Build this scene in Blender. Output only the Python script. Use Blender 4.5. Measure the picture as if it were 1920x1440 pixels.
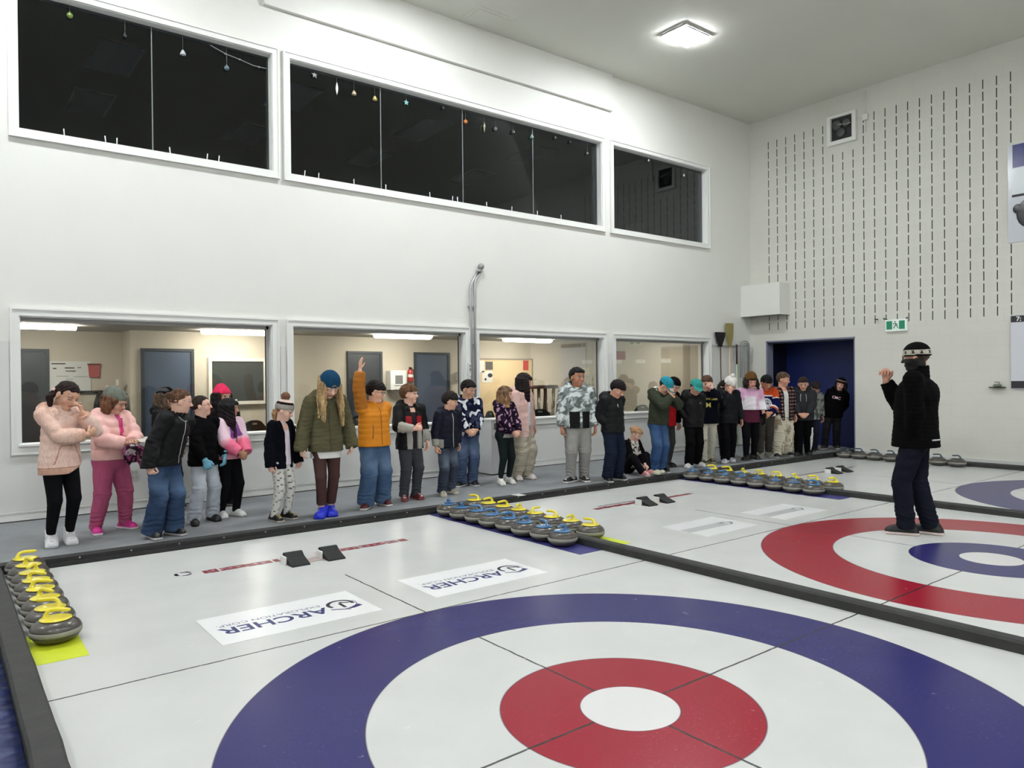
import bpy, bmesh, math, random
import numpy as np
from mathutils import Vector, Matrix, Euler
from mathutils.bvhtree import BVHTree
for o in list(bpy.data.objects): bpy.data.objects.remove(o)
SC = bpy.context.scene
COL = SC.collection
PI = math.pi
rad = math.radians

# ---------------------------------------------------------------- camera
cd = bpy.data.cameras.new('camera'); cam = bpy.data.objects.new('camera', cd); COL.objects.link(cam)
_f = 1379.1; cd.sensor_width = 36; cd.lens = _f/1920*36; cd.clip_start = .05; cd.clip_end = 200
_yaw, _pit, _rol = 0.66381, -0.00735, -0.00967
_fw = Vector((math.sin(_yaw)*math.cos(_pit), math.cos(_yaw)*math.cos(_pit), math.sin(_pit)))
_rt = Vector((math.cos(_yaw), -math.sin(_yaw), 0)); _up = _rt.cross(_fw)
_r = _rt*math.cos(_rol)+_up*math.sin(_rol); _u = -_rt*math.sin(_rol)+_up*math.cos(_rol)
cam.matrix_world = Matrix(((_r.x,_u.x,-_fw.x,-2.547),(_r.y,_u.y,-_fw.y,-2.381),(_r.z,_u.z,-_fw.z,1.55),(0,0,0,1)))
SC.camera = cam
# ---------------------------------------------------------------- world, exposure
w = bpy.data.worlds.new('world'); SC.world = w; w.use_nodes = True
w.node_tree.nodes['Background'].inputs[0].default_value = (.5,.55,.6,1)
w.node_tree.nodes['Background'].inputs[1].default_value = .05
SC.view_settings.view_transform = 'Standard'; SC.view_settings.look = 'None'
SC.view_settings.gamma = 1; SC.view_settings.use_curve_mapping = False
SC.view_settings.exposure = 0.93
RINK_LAMP = 105.0        # emission of the rink's ceiling lamps
ROOM_LAMP = 27.0        # emission of the viewing room's lamps
LAMPS = [(x, y) for x in (-6.2, -1.8, 2.6, 7.0) for y in (5.19, -2.9, -11.0, -19.0, -26.0)]

# ---------------------------------------------------------------- helpers
def lin(c):
    c = [v/255 for v in c[:3]]
    return tuple(v/12.92 if v <= .04045 else ((v+.055)/1.055)**2.4 for v in c)
_m = {}
def mat(name, col=(200,200,200), rough=.6, metal=0, spec=.5, emit=None, es=1, noise=0, nscale=40, bump=0, bscale=80, attr=False, sheen=0, coat=0, alpha=None, stretch=None):
    if name in _m: return _m[name]
    m = bpy.data.materials.new(name); m.use_nodes = True; _m[name] = m
    nt = m.node_tree; b = nt.nodes['Principled BSDF']; L = nt.links
    c = lin(col)
    b.inputs['Base Color'].default_value = (*c,1); b.inputs['Roughness'].default_value = rough
    b.inputs['Metallic'].default_value = metal; b.inputs['Specular IOR Level'].default_value = spec
    if sheen: b.inputs['Sheen Weight'].default_value = sheen
    if coat: b.inputs['Coat Weight'].default_value = coat; b.inputs['Coat Roughness'].default_value = .1
    if emit: b.inputs['Emission Color'].default_value = (*lin(emit),1); b.inputs['Emission Strength'].default_value = es
    tc = nt.nodes.new('ShaderNodeTexCoord'); src = tc.outputs['Object']
    if stretch:
        mp = nt.nodes.new('ShaderNodeMapping'); mp.inputs['Scale'].default_value = stretch; L.new(src, mp.inputs[0]); src = mp.outputs[0]
    base = None
    if attr:
        a = nt.nodes.new('ShaderNodeAttribute'); a.attribute_name = 'Col'; base = a.outputs['Color']; L.new(base, b.inputs['Base Color'])
    if noise:
        n = nt.nodes.new('ShaderNodeTexNoise'); n.inputs['Scale'].default_value = nscale; n.inputs['Detail'].default_value = 4; L.new(src, n.inputs['Vector'])
        r = nt.nodes.new('ShaderNodeMapRange'); r.inputs['To Min'].default_value = 1-noise; r.inputs['To Max'].default_value = 1+noise; r.inputs['From Min'].default_value=.25; r.inputs['From Max'].default_value=.75
        L.new(n.outputs['Fac'], r.inputs['Value'])
        v = nt.nodes.new('ShaderNodeVectorMath'); v.operation = 'SCALE'; L.new(r.outputs[0], v.inputs['Scale'])
        if base: L.new(base, v.inputs[0])
        else: v.inputs[0].default_value = c
        L.new(v.outputs[0], b.inputs['Base Color'])
    if bump:
        n2 = nt.nodes.new('ShaderNodeTexNoise'); n2.inputs['Scale'].default_value = bscale; n2.inputs['Detail'].default_value = 3; L.new(src, n2.inputs['Vector'])
        bp = nt.nodes.new('ShaderNodeBump'); bp.inputs['Strength'].default_value = bump; bp.inputs['Distance'].default_value = .01
        L.new(n2.outputs['Fac'], bp.inputs['Height']); L.new(bp.outputs[0], b.inputs['Normal'])
    return m

def glass(name, tint=(235,240,240), refl=.9, dark=None):
    m = bpy.data.materials.new(name); m.use_nodes = True; nt = m.node_tree; nt.nodes.clear()
    o = nt.nodes.new('ShaderNodeOutputMaterial'); mx = nt.nodes.new('ShaderNodeMixShader'); t = nt.nodes.new('ShaderNodeBsdfTransparent'); g = nt.nodes.new('ShaderNodeBsdfGlossy')
    f = nt.nodes.new('ShaderNodeFresnel'); f.inputs['IOR'].default_value = 1.5
    ml = nt.nodes.new('ShaderNodeMath'); ml.operation = 'MULTIPLY'; ml.inputs[1].default_value = refl
    t.inputs[0].default_value = (*lin(tint),1); g.inputs[0].default_value = (1,1,1,1); g.inputs['Roughness'].default_value = .02
    nt.links.new(f.outputs[0], ml.inputs[0]); nt.links.new(ml.outputs[0], mx.inputs[0]); nt.links.new(t.outputs[0], mx.inputs[1]); nt.links.new(g.outputs[0], mx.inputs[2]); nt.links.new(mx.outputs[0], o.inputs[0])
    return m

def tag(o, label=None, cat=None, group=None, kind=None):
    if label: o['label'] = label
    if cat: o['category'] = cat
    if group: o['group'] = group
    if kind: o['kind'] = kind
    return o
def link(name, me, m, parent=None):
    o = bpy.data.objects.new(name, me); COL.objects.link(o)
    if m is not None:
        for k in (m if isinstance(m,(list,tuple)) else [m]): me.materials.append(k)
    if parent: o.parent = parent
    return o
def empty(name, loc=(0,0,0), rz=0, **k):
    o = bpy.data.objects.new(name, None); COL.objects.link(o); o.location = loc; o.rotation_euler = (0,0,rz); o.empty_display_size=.1
    return tag(o, **k)
def struct(name, bm, m, parent=None):
    o = bobj(name, bm, m, parent)
    if not parent: o['kind'] = 'structure'
    return o
def copy_tree(o, parent=None):
    c = o.copy(); COL.objects.link(c); c.parent = parent
    for ch in list(o.children): copy_tree(ch, c)
    return c

class B:
    """collects shapes into one mesh"""
    def __init__(s): s.v=[]; s.f=[]; s.sm=[]; s.mi=[]; s.cur=0
    def add(s, v, f, smooth=False):
        n=len(s.v); s.v += [tuple(a) for a in v]; s.f += [tuple(i+n for i in q) for q in f]; s.sm += [smooth]*len(f); s.mi += [s.cur]*len(f); return s
    def box(s, x0,x1,y0,y1,z0,z1, M=None):
        v=[Vector(a) for a in ((x0,y0,z0),(x1,y0,z0),(x1,y1,z0),(x0,y1,z0),(x0,y0,z1),(x1,y0,z1),(x1,y1,z1),(x0,y1,z1))]
        if M: v=[M@a for a in v]
        return s.add(v,[(0,3,2,1),(4,5,6,7),(0,1,5,4),(1,2,6,5),(2,3,7,6),(3,0,4,7)])
    def rbox(s, x0,x1,y0,y1,z0,z1, r=.01, seg=3, M=None):
        # rounded vertical edges + small top/bottom chamfer
        pts=[]
        for cx,cy,a0 in ((x1-r,y1-r,0),(x0+r,y1-r,90),(x0+r,y0+r,180),(x1-r,y0+r,270)):
            for i in range(seg+1):
                a=rad(a0+90*i/seg); pts.append((cx,cy,math.cos(a),math.sin(a)))
        c=r*.5; rings=[(z0,r-c),(z0+c,r),(z1-c,r),(z1,r-c)]
        v=[];n=len(pts)
        for z,rr in rings: v+=[Vector((p[0]+p[2]*rr,p[1]+p[3]*rr,z)) for p in pts]
        f=[]
        for k in range(3): f+=[(k*n+i,k*n+(i+1)%n,(k+1)*n+(i+1)%n,(k+1)*n+i) for i in range(n)]
        f.append(tuple(range(n-1,-1,-1))); f.append(tuple(range(3*n,4*n)))
        if M: v=[M@a for a in v]
        return s.add(v,f)
    def tube(s, pts, r, seg=10, cap=True, closed=False):
        pts=[Vector(p) for p in pts]; n=len(pts); rs=r if isinstance(r,(list,tuple)) else [r]*n
        v=[]; prev=None
        for i,p in enumerate(pts):
            if closed: d=(pts[(i+1)%n]-pts[i-1])
            else: d=(pts[min(i+1,n-1)]-pts[max(i-1,0)])
            d.normalize()
            if prev is None:
                a=Vector((0,0,1)) if abs(d.z)<.9 else Vector((1,0,0)); x=d.cross(a).normalized()
            else: x=(prev-d*prev.dot(d)).normalized()
            prev=x; y=d.cross(x)
            v+=[p+(x*math.cos(2*PI*k/seg)+y*math.sin(2*PI*k/seg))*rs[i] for k in range(seg)]
        f=[]
        for i in range(n if closed else n-1):
            j=(i+1)%n; f+=[(i*seg+k,i*seg+(k+1)%seg,j*seg+(k+1)%seg,j*seg+k) for k in range(seg)]
        if cap and not closed: f.append(tuple(range(seg-1,-1,-1))); f.append(tuple(range((n-1)*seg,n*seg)))
        return s.add(v,f,True)
    def lathe(s, prof, c=(0,0,0), seg=32, M=None, cap=True):
        v=[];n=len(prof)
        for r,z in prof: v+=[Vector((c[0]+r*math.cos(2*PI*k/seg),c[1]+r*math.sin(2*PI*k/seg),c[2]+z)) for k in range(seg)]
        f=[]
        for i in range(n-1): f+=[(i*seg+k,i*seg+(k+1)%seg,(i+1)*seg+(k+1)%seg,(i+1)*seg+k) for k in range(seg)]
        if cap: f.append(tuple(range(seg-1,-1,-1))); f.append(tuple(range((n-1)*seg,n*seg)))
        if M: v=[M@a for a in v]
        return s.add(v,f,True)
    def sphere(s, c, r, seg=16, M=None):
        rr=r if isinstance(r,(tuple,list)) else (r,r,r); n=seg//2
        v=[Vector((c[0],c[1],c[2]-rr[2]))]
        for i in range(1,n):
            a=PI*i/n-PI/2
            v+=[Vector((c[0]+rr[0]*math.cos(a)*math.cos(2*PI*k/seg),c[1]+rr[1]*math.cos(a)*math.sin(2*PI*k/seg),c[2]+rr[2]*math.sin(a))) for k in range(seg)]
        v.append(Vector((c[0],c[1],c[2]+rr[2]))); f=[]
        for k in range(seg): f.append((0,1+(k+1)%seg,1+k)); f.append((len(v)-1,1+(n-2)*seg+k,1+(n-2)*seg+(k+1)%seg))
        for i in range(n-2): f+=[(1+i*seg+k,1+i*seg+(k+1)%seg,1+(i+1)*seg+(k+1)%seg,1+(i+1)*seg+k) for k in range(seg)]
        if M: v=[M@a for a in v]
        return s.add(v,f,True)
    def prism(s, poly, z0, z1, M=None):
        n=len(poly); v=[Vector((x,y,z0)) for x,y in poly]+[Vector((x,y,z1)) for x,y in poly]
        f=[tuple(range(n-1,-1,-1)),tuple(range(n,2*n))]+[(i,(i+1)%n,n+(i+1)%n,n+i) for i in range(n)]
        if M: v=[M@a for a in v]
        return s.add(v,f)
def bobj(name, b, m, parent=None):
    me=bpy.data.meshes.new(name); me.from_pydata([tuple(x) for x in b.v],[],b.f); me.update()
    me.polygons.foreach_set('use_smooth', b.sm)
    if any(b.mi): me.polygons.foreach_set('material_index', b.mi)
    return link(name, me, m, parent)
def part(name, b, m, parent, label=None):
    o=bobj(name,b,m,parent)
    if label: o['label']=label
    return o
def text_mesh(txt, size=1, bold=0, extrude=0, align='CENTER', sx=1):
    c=bpy.data.curves.new('lettering','FONT'); c.body=txt; c.size=size; c.align_x=align; c.align_y='CENTER'; c.offset=bold; c.extrude=extrude; c.resolution_u=3
    o=bpy.data.objects.new('lettering',c); COL.objects.link(o)
    dg=bpy.context.evaluated_depsgraph_get(); me=bpy.data.meshes.new_from_object(o.evaluated_get(dg))
    bpy.data.objects.remove(o); bpy.data.curves.remove(c)
    if sx!=1:
        for v in me.vertices: v.co.x*=sx
    return me
def text_obj(name, txt, size, M, m, parent=None, bold=0, extrude=.001, sx=1):
    me=text_mesh(txt,size,bold,extrude,sx=sx); me.transform(M)
    return link(name, me, m, parent)
def frameM(o, x, y):
    x=Vector(x).normalized(); y=Vector(y).normalized(); z=x.cross(y)
    return Matrix(((x.x,y.x,z.x,o[0]),(x.y,y.y,z.y,o[1]),(x.z,y.z,z.z,o[2]),(0,0,0,1)))
# ================================================================ SETTING
XL, XR, YW, YF, ZC = -8.0, 11.5, 7.08, -30.0, 7.05
ZP = .07           # walkway height
class NG:
    def __init__(s, name):
        s.m=bpy.data.materials.new(name); s.m.use_nodes=True; s.nt=s.m.node_tree; s.b=s.nt.nodes['Principled BSDF']; s.L=s.nt.links
        tc=s.nt.nodes.new('ShaderNodeTexCoord'); s.co=tc.outputs['Object']
        sp=s.nt.nodes.new('ShaderNodeSeparateXYZ'); s.L.new(s.co,sp.inputs[0]); s.x,s.y,s.z=sp.outputs
    def M(s,op,a,b=None,c=None):
        n=s.nt.nodes.new('ShaderNodeMath'); n.operation=op
        for i,q in enumerate((a,b,c)):
            if q is None: continue
            if isinstance(q,(int,float)): n.inputs[i].default_value=q
            else: s.L.new(q,n.inputs[i])
        return n.outputs[0]
    def near(s,a,v,w): return s.M('LESS_THAN', s.M('ABSOLUTE', s.M('SUBTRACT',a,v)), w)
    def rng(s,a,lo,hi): return s.M('MULTIPLY', s.M('GREATER_THAN',a,lo), s.M('LESS_THAN',a,hi))
    def mix(s,f,a,b):
        n=s.nt.nodes.new('ShaderNodeMix'); n.data_type='RGBA'
        for i,q in ((0,f),(6,a),(7,b)):
            if isinstance(q,(int,float)): n.inputs[i].default_value=q
            elif isinstance(q,tuple): n.inputs[i].default_value=(*lin(q),1)
            else: s.L.new(q,n.inputs[i])
        return n.outputs[2]
    def noise(s,scale,detail=4,vec=None,rough=.5):
        n=s.nt.nodes.new('ShaderNodeTexNoise'); n.inputs['Scale'].default_value=scale; n.inputs['Detail'].default_value=detail; n.inputs['Roughness'].default_value=rough; s.L.new(vec or s.co,n.inputs['Vector']); return n.outputs['Fac']
    def bump(s,h,st=.3,dist=.01):
        n=s.nt.nodes.new('ShaderNodeBump'); n.inputs['Strength'].default_value=st; n.inputs['Distance'].default_value=dist; s.L.new(h,n.inputs['Height']); s.L.new(n.outputs[0],s.b.inputs['Normal'])
    def mr(s,a,f0,f1,t0,t1):
        n=s.nt.nodes.new('ShaderNodeMapRange'); s.L.new(a,n.inputs['Value'])
        for i,q in zip(('From Min','From Max','To Min','To Max'),(f0,f1,t0,t1)): n.inputs[i].default_value=q
        return n.outputs[0]
# ---- ice with rings and lines of every sheet
g=NG('pebbled_ice'); W4=4.402
sh=g.M('DIVIDE', g.M('ADD',g.x,W4/2), W4); idx=g.M('FLOOR',sh)
u=g.M('SUBTRACT', g.x, g.M('MULTIPLY',idx,W4))
def circ(cy): return g.M('SQRT', g.M('ADD', g.M('MULTIPLY',u,u), g.M('POWER', g.M('ABSOLUTE', g.M('SUBTRACT',g.y,cy)),2)))
r=circ(0)
odd=g.M('LESS_THAN', g.M('ABSOLUTE', g.M('SUBTRACT',idx,1)), .5)
far=g.M('GREATER_THAN', idx, 1.5)
blue=(40,38,96); red=(142,20,40); ice0=(193,194,190); ice1=(198,199,195)
n1=g.noise(2.3,6); base=g.mix(g.mr(n1,.35,.65,0,1), ice0, ice1)
wear=g.M('MULTIPLY', g.mr(g.noise(60,3,rough=.7),.60,.70,0,1), g.mr(g.noise(1.1,3),.45,.68,0,.5))
blue_=g.mix(wear, blue, (104,102,140)); red_=g.mix(wear, red, (190,104,112))
outer=g.mix(odd, blue_, red_); inner=g.mix(odd, red_, blue_)
c=g.mix(g.rng(r,1.219,1.829), base, outer)
c=g.mix(g.rng(r,.2328,.61), c, inner)
c=g.mix(g.M('LESS_THAN',r,.2328), c, (208,206,203))
edge=g.M('MAXIMUM', g.near(r,1.829,.004), g.M('MAXIMUM', g.near(r,.61,.004), g.M('MAXIMUM', g.near(r,1.219,.004), g.near(r,.2328,.003))))
c=g.mix(g.M('MULTIPLY',edge,.55), c, (60,48,66))
wob=g.M('MULTIPLY', g.M('SUBTRACT', g.noise(9,2),.5), .012)
lw=.0065
cl=g.M('MULTIPLY', g.near(g.M('ADD',u,wob),0,lw), g.M('LESS_THAN',g.y,3.06))
cl=g.M('MULTIPLY', cl, g.M('SUBTRACT',1,g.rng(r,1.219,1.829)))
tl=g.near(g.M('ADD',g.y,wob),0,lw); bl=g.near(g.M('ADD',g.y,wob),1.829,lw)
ln=g.M('MAXIMUM', cl, g.M('MAXIMUM', tl, bl))
ln=g.M('MULTIPLY', ln, g.M('GREATER_THAN', r, .2328))
ln=g.M('MULTIPLY', ln, g.mr(g.noise(25,2),.3,.4,.55,.92))
c=g.mix(ln, c, (38,38,40))
# hog line and the other house far down the rink
c=g.mix(g.near(g.y,-6.4,.05), c, (150,30,45))
spec=g.M('MULTIPLY', g.mr(g.noise(9,2),.72,.75,0,1), g.mr(g.noise(90,2),.5,.6,0,.25))
c=g.mix(spec, c, (235,236,236))
g.L.new(c,g.b.inputs['Base Color'])
g.b.inputs['Roughness'].default_value=.27; g.b.inputs['Specular IOR Level'].default_value=.24
g.bump(g.noise(120,2),.035,.004)
ICE=g.m
struct('floor', B().box(-2.2,XR,YF,4.86,-.06,0), ICE)
# ---- painted block wall with acoustic slots
g=NG('painted_block_slotted')
yy=g.M('SUBTRACT',6.72,g.y); k=g.M('DIVIDE',yy,.2045); fy=g.M('FRACT',k); iy=g.M('FLOOR',k)
zz=g.M('DIVIDE', g.M('SUBTRACT',g.z,2.505), .2032); fz=g.M('FRACT',zz); iz=g.M('FLOOR',zz)
wobs=g.M('MULTIPLY',g.M('SUBTRACT',g.noise(5,2),.5),.03)
slot=g.M('MULTIPLY', g.near(g.M('ADD',fy,wobs),.5,.042), g.near(fz,.5,.39))
slot=g.M('MULTIPLY', slot, g.rng(iz,-.5,19.5)); slot=g.M('MULTIPLY', slot, g.rng(iy,-.5,22.5))
ventgap=g.M('MULTIPLY', g.rng(g.y,4.70,5.28), g.M('GREATER_THAN',g.z,5.93))
slot=g.M('MULTIPLY', slot, g.M('SUBTRACT',1,ventgap))
br=g.nt.nodes.new('ShaderNodeTexBrick'); mp=g.nt.nodes.new('ShaderNodeCombineXYZ'); g.L.new(g.y,mp.inputs[0]); g.L.new(g.z,mp.inputs[1]); g.L.new(mp.outputs[0],br.inputs['Vector'])
br.inputs['Scale'].default_value=1; br.inputs['Brick Width'].default_value=.406; br.inputs['Row Height'].default_value=.2032; br.inputs['Mortar Size'].default_value=.004; br.inputs['Mortar Smooth'].default_value=.6
wc=g.mix(g.mr(g.noise(1.2,4),.3,.7,0,1),(207,206,196),(213,212,203))
wc=g.mix(g.M('MULTIPLY',br.outputs['Fac'],.16), wc, (160,158,150))
wc=g.mix(slot, wc, (40,40,38)); g.L.new(wc,g.b.inputs['Base Color']); g.b.inputs['Roughness'].default_value=.6
h=g.M('ADD', g.M('MULTIPLY',br.outputs['Fac'],-.6), g.M('ADD', g.M('MULTIPLY',slot,-3), g.M('MULTIPLY',g.noise(90,3),.35))); g.bump(h,.25,.004)
BLOCK=g.m
PAINT=mat('white_wall_paint',(222,222,215),.5,bump=.08,bscale=25,noise=.012,nscale=2)
PANEL=mat('white_sheet_panel',(213,213,209),.35,noise=.01,nscale=3)
TRIM=mat('white_trim_paint',(226,227,222),.35)
CEIL=mat('ceiling_paint',(212,212,202),.8,bump=.12,bscale=40,noise=.02,nscale=1)
CARPET=mat('grey_carpet',(132,134,136),.95,noise=.10,nscale=3.5,bump=.35,bscale=400,spec=.1)
DARKMETAL=mat('dark_aluminium',(96,96,94),.4,metal=.5)
RUBBER=mat('black_foam_rubber',(34,34,33),.75,noise=.25,nscale=18,bump=.5,bscale=30)
# window openings
LOW=[(-1.845,.895),(1.170,3.925),(4.19,6.945),(7.26,9.985)]; LZ=(.87,2.275)
UPP=[(-1.83,.935),(1.165,6.945),(7.24,9.98)]; UZ=(4.27,5.80)
def wall_with_holes(b,x0,x1,y0,y1,z0,z1,rows):
    z=z0
    for (za,zb),ops in rows:
        b.box(x0,x1,y0,y1,z,za)
        xs=x0
        for a,c in ops: b.box(xs,a,y0,y1,za,zb); xs=c
        b.box(xs,x1,y0,y1,za,zb); z=zb
    b.box(x0,x1,y0,y1,z,z1)
b=B(); wall_with_holes(b,XL,XR+.2,YW,YW+.18,0,ZC,[(LZ,LOW),(UZ,UPP)]); struct('wall_back',b,PAINT)
# right wall with doorway
DY0,DY1,DZ=4.763,6.70,2.30
b=B(); b.box(XR,XR+.22,YF,DY0,0,ZC); b.box(XR,XR+.22,DY1,YW+.18,0,ZC); b.box(XR,XR+.22,DY0,DY1,DZ,ZC); struct('wall_right',b,BLOCK)
struct('wall_left',B().box(XL-.2,XL,YF,YW+.2,0,ZC),PAINT)
struct('wall_front',B().box(XL-.2,XR+.2,YF-.2,YF,0,ZC),PAINT)
struct('ceiling',B().box(XL-.2,XR+.2,YF-.2,YW+.2,ZC,ZC+.2),CEIL)
b=B().box(XL,12.9,4.98,YW+.02,-.06,ZP); o=struct('floor_walkway',b,CARPET)
b=B().box(-2.25,XR,4.86,4.99,-.02,.072)
b.box(-2.25,XR,4.845,4.86,-.01,.035)
o=bobj('walkway_edge_bumper',b,RUBBER); tag(o,'long black rubber bumper along the front edge of the grey walkway','bumper')
sc0=None
for i in range(34):
    if sc0 is None: sc0=part('screw',B().lathe([(.001,0),(.008,0),(.008,.003),(.004,.005),(.001,.005)],(0,0,0),8,Matrix.Rotation(rad(90),4,'X')),mat('steel_screw',(150,150,148),.35,metal=.8),o); s_=sc0
    else: s_=sc0.copy(); COL.objects.link(s_)
    s_.location=(-2.0+.4*i,4.86,.055)
b=B().box(3.19,3.31,4.842,4.99,.072,.076); o2=part('cover_plate',b,mat('white_plate',(205,205,200),.4),o,'white plate')
# tarp floor left of the first sheet, behind it plain floor
g=NG('blue_tarp'); n=g.noise(3,5,rough=.6); cc=g.mix(g.mr(n,.3,.7,0,1),(28,36,78),(48,58,104)); g.L.new(cc,g.b.inputs['Base Color']); g.b.inputs['Roughness'].default_value=.42
wv=g.nt.nodes.new('ShaderNodeTexWave'); wv.bands_direction='Y'; wv.inputs['Scale'].default_value=2.2; wv.inputs['Distortion'].default_value=7; wv.inputs['Detail'].default_value=3; g.L.new(g.co,wv.inputs['Vector']); g.bump(g.M('ADD',wv.outputs['Fac'],n),.6,.02)
TARP=g.m
struct('floor_side',B().box(XL,-2.2,YF,4.98,-.06,-.004),mat('concrete',(120,120,118),.8,noise=.1))
# wrinkled tarp sheet
nx,ny=26,110; rs=random.Random(4); v=[];f=[]
for j in range(ny+1):
    for i in range(nx+1):
        x=-5.0+(2.72)*i/nx; y=-3.5+8.3*j/ny
        z=.012+.007*math.sin(7*y+1.3*math.sin(2*x)+2*math.sin(1.7*y))+.004*math.sin(19*y+3*x)+.004*math.sin(5*x+y)
        v.append((x,y,max(z,.001)))
for j in range(ny):
    for i in range(nx):
        a=j*(nx+1)+i; f.append((a,a+1,a+nx+2,a+nx+1))
o=bobj('ground_tarp',B().add(v,f,True),TARP); tag(o,'creased dark blue tarp lying left of the first sheet divider','tarp')
m_=o.modifiers.new('thickness','SOLIDIFY'); m_.thickness=.003
# dividers between the sheets
def divider(x,y0,y1,label,w=.1,h=.072,zo=0):
    b=B(); n=60
    prof=[(-w/2,0),(-w/2,h*.8),(-w/2+.012,h),(w/2-.012,h),(w/2,h*.8),(w/2,0)]
    v=[];f=[]
    rs=random.Random(int(x*10))
    for j in range(n+1):
        y=y0+(y1-y0)*j/n; dx=rs.uniform(-.003,.003)
        v+=[(x+px+dx,y,pz+zo) for px,pz in prof]
    for j in range(n): f+=[(j*6+i,(j+1)*6+i,(j+1)*6+i+1,j*6+i+1) for i in range(5)]
    f.append(tuple(range(6))); f.append(tuple(range(n*6+5,n*6-1,-1)))
    o=bobj('sheet_divider',b.add(v,f),mat('black_foam_divider',(44,44,42),.7,noise=.3,nscale=9,bump=.3,bscale=20))
    tag(o,label,'divider','foam dividers between the curling sheets'); return o
divider(-2.215,-8,4.84,'grey-black foam divider beside the blue tarp at the left edge',w=.125)
divider(2.2,-16,4.84,'long black divider between the big blue-ringed sheet and the red-ringed sheet')
divider(6.63,-16,4.84,'black divider passing behind the coach, between the red-ringed sheet and the far sheet')
divider(11.12,-16,4.84,'black divider at the foot of the slotted block wall',w=.1)
b=B().box(11.18,XR,YF,4.85,0,.045); o=bobj('wall_foot_ledge',b,mat('dark_ledge',(60,60,58),.8)); tag(o,'low dark ledge strip between the far divider and the block wall','ledge')
# ---- wall trim, casings, panels
def casing(b,x0,x1,z0,z1,w=.085,d=.03,y=YW):
    b.box(x0-w,x0,y-d,y,z0-w,z1+w); b.box(x1,x1+w,y-d,y,z0-w,z1+w)
    b.box(x0,x1,y-d,y,z1,z1+w); b.box(x0,x1,y-d,y,z0-w,z0)
    e=.02
    b.box(x0-w,x1+w,y-d-.012,y-d,z1+w-e,z1+w); b.box(x0-w,x1+w,y-d-.012,y-d,z0-w,z0-w+e)
    b.box(x0-w,x0-w+e,y-d-.012,y-d,z0-w+e,z1+w-e); b.box(x1+w-e,x1+w,y-d-.012,y-d,z0-w+e,z1+w-e)
GL=glass('window_glass',(240,242,240),.55); GD=glass('upper_window_glass',(200,206,210),.9)
JAMB=mat('grey_jamb',(168,168,165),.5)
GAP=mat('dark_gasket',(70,62,58),.6)
wn=0
for (x0,x1) in UPP:
    wn+=1; e=empty(f'window_{wn}',(x0,YW,UZ[0]),kind='structure')
    b=B(); casing(b,x0,x1,*UZ); part('window_frame',b,TRIM,e)
    b=B(); t=.012
    b.box(x0,x0+t,YW-.01,YW+.17,*UZ); b.box(x1-t,x1,YW-.01,YW+.17,*UZ); b.box(x0,x1,YW-.01,YW+.17,UZ[1]-t,UZ[1]); b.box(x0,x1,YW-.03,YW+.17,UZ[0],UZ[0]+t); part('jamb',b,TRIM,e)
    part('glass_pane',B().box(x0+t,x1-t,YW+.10,YW+.106,UZ[0]+t,UZ[1]-t),GD,e)
    for mx in [m for m in (-.48,2.56,3.99,5.42) if x0<m<x1]:
        part('pane_joint',B().box(mx-.006,mx+.006,YW+.092,YW+.1,UZ[0]+t,UZ[1]-t),mat('joint_grey',(120,124,124),.4),e)
    for ch in e.children: ch.location=(-x0,-YW,-UZ[0])
for (x0,x1) in LOW:
    wn+=1; e=empty(f'window_{wn}',(x0,YW,LZ[0]),kind='structure')
    b=B(); casing(b,x0,x1,*LZ); part('window_frame',b,TRIM,e)
    b=B(); t=.012
    b.box(x0,x0+t,YW-.01,YW+.17,*LZ); b.box(x1-t,x1,YW-.01,YW+.17,*LZ); b.box(x0,x1,YW-.01,YW+.17,LZ[1]-t,LZ[1]); part('jamb',b,TRIM,e)
    b=B(); b.box(x0+t,x1-t,YW+.09,YW+.12,LZ[1]-.05,LZ[1]-.012); b.box(x1-.045,x1-t,YW+.09,YW+.12,*LZ); part('metal_stop',b,JAMB,e)
    part('gasket',B().box(x1-.052,x1-.045,YW+.092,YW+.118,*LZ),GAP,e)
    b=B().rbox(x0-.02,x1+.02,YW-.06,YW+.17,LZ[0]-.002,LZ[0]+.03,.012); part('window_sill',b,TRIM,e)
    part('glass_pane',B().box(x0+t,x1-.05,YW+.10,YW+.106,LZ[0]+.03,LZ[1]-.05),GL,e)
    for ch in e.children: ch.location=(-x0,-YW,-LZ[0])
b=B()
for a,c in ((XL,-1.94),(1.0,1.08),(7.04,7.16)): b.box(a,c,YW-.012,YW,.74,2.0)
b.box(XL,XR,YW-.012,YW,.19,.74)
for x in (-1.94,.98,1.09,4.02,4.1,7.03,7.17,10.08): pass
struct('trim_1',b,PANEL)
b=B().box(XL,XR,YW-.025,YW,ZP,.18); b.box(XL,XR,YW-.032,YW-.02,.165,.185); struct('baseboard_back',b,TRIM)
b=B().box(XL,XR,YW-.028,YW-.012,ZP,ZP+.012); o=struct('gap_shade_strip',b,mat('painted_gap_shade',(60,58,54),.8))  # dark strip at the baseboard's foot, gap shadow put into its colour
b=B().box(.83,7.20,YW-.06,YW,6.40,ZC); struct('trim_3',b,PAINT)
b=B().box(XR-.03,XR,YF,DY0-.0,.045,.10); struct('baseboard_right',b,mat('pale_sill',(200,200,196),.5))
# ceiling hatch
b=B().box(3.80,4.52,6.44,6.87,ZC-.012,ZC); b.box(3.86,4.46,6.50,6.81,ZC-.02,ZC-.01); struct('trim_4',b,CEIL)
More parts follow.
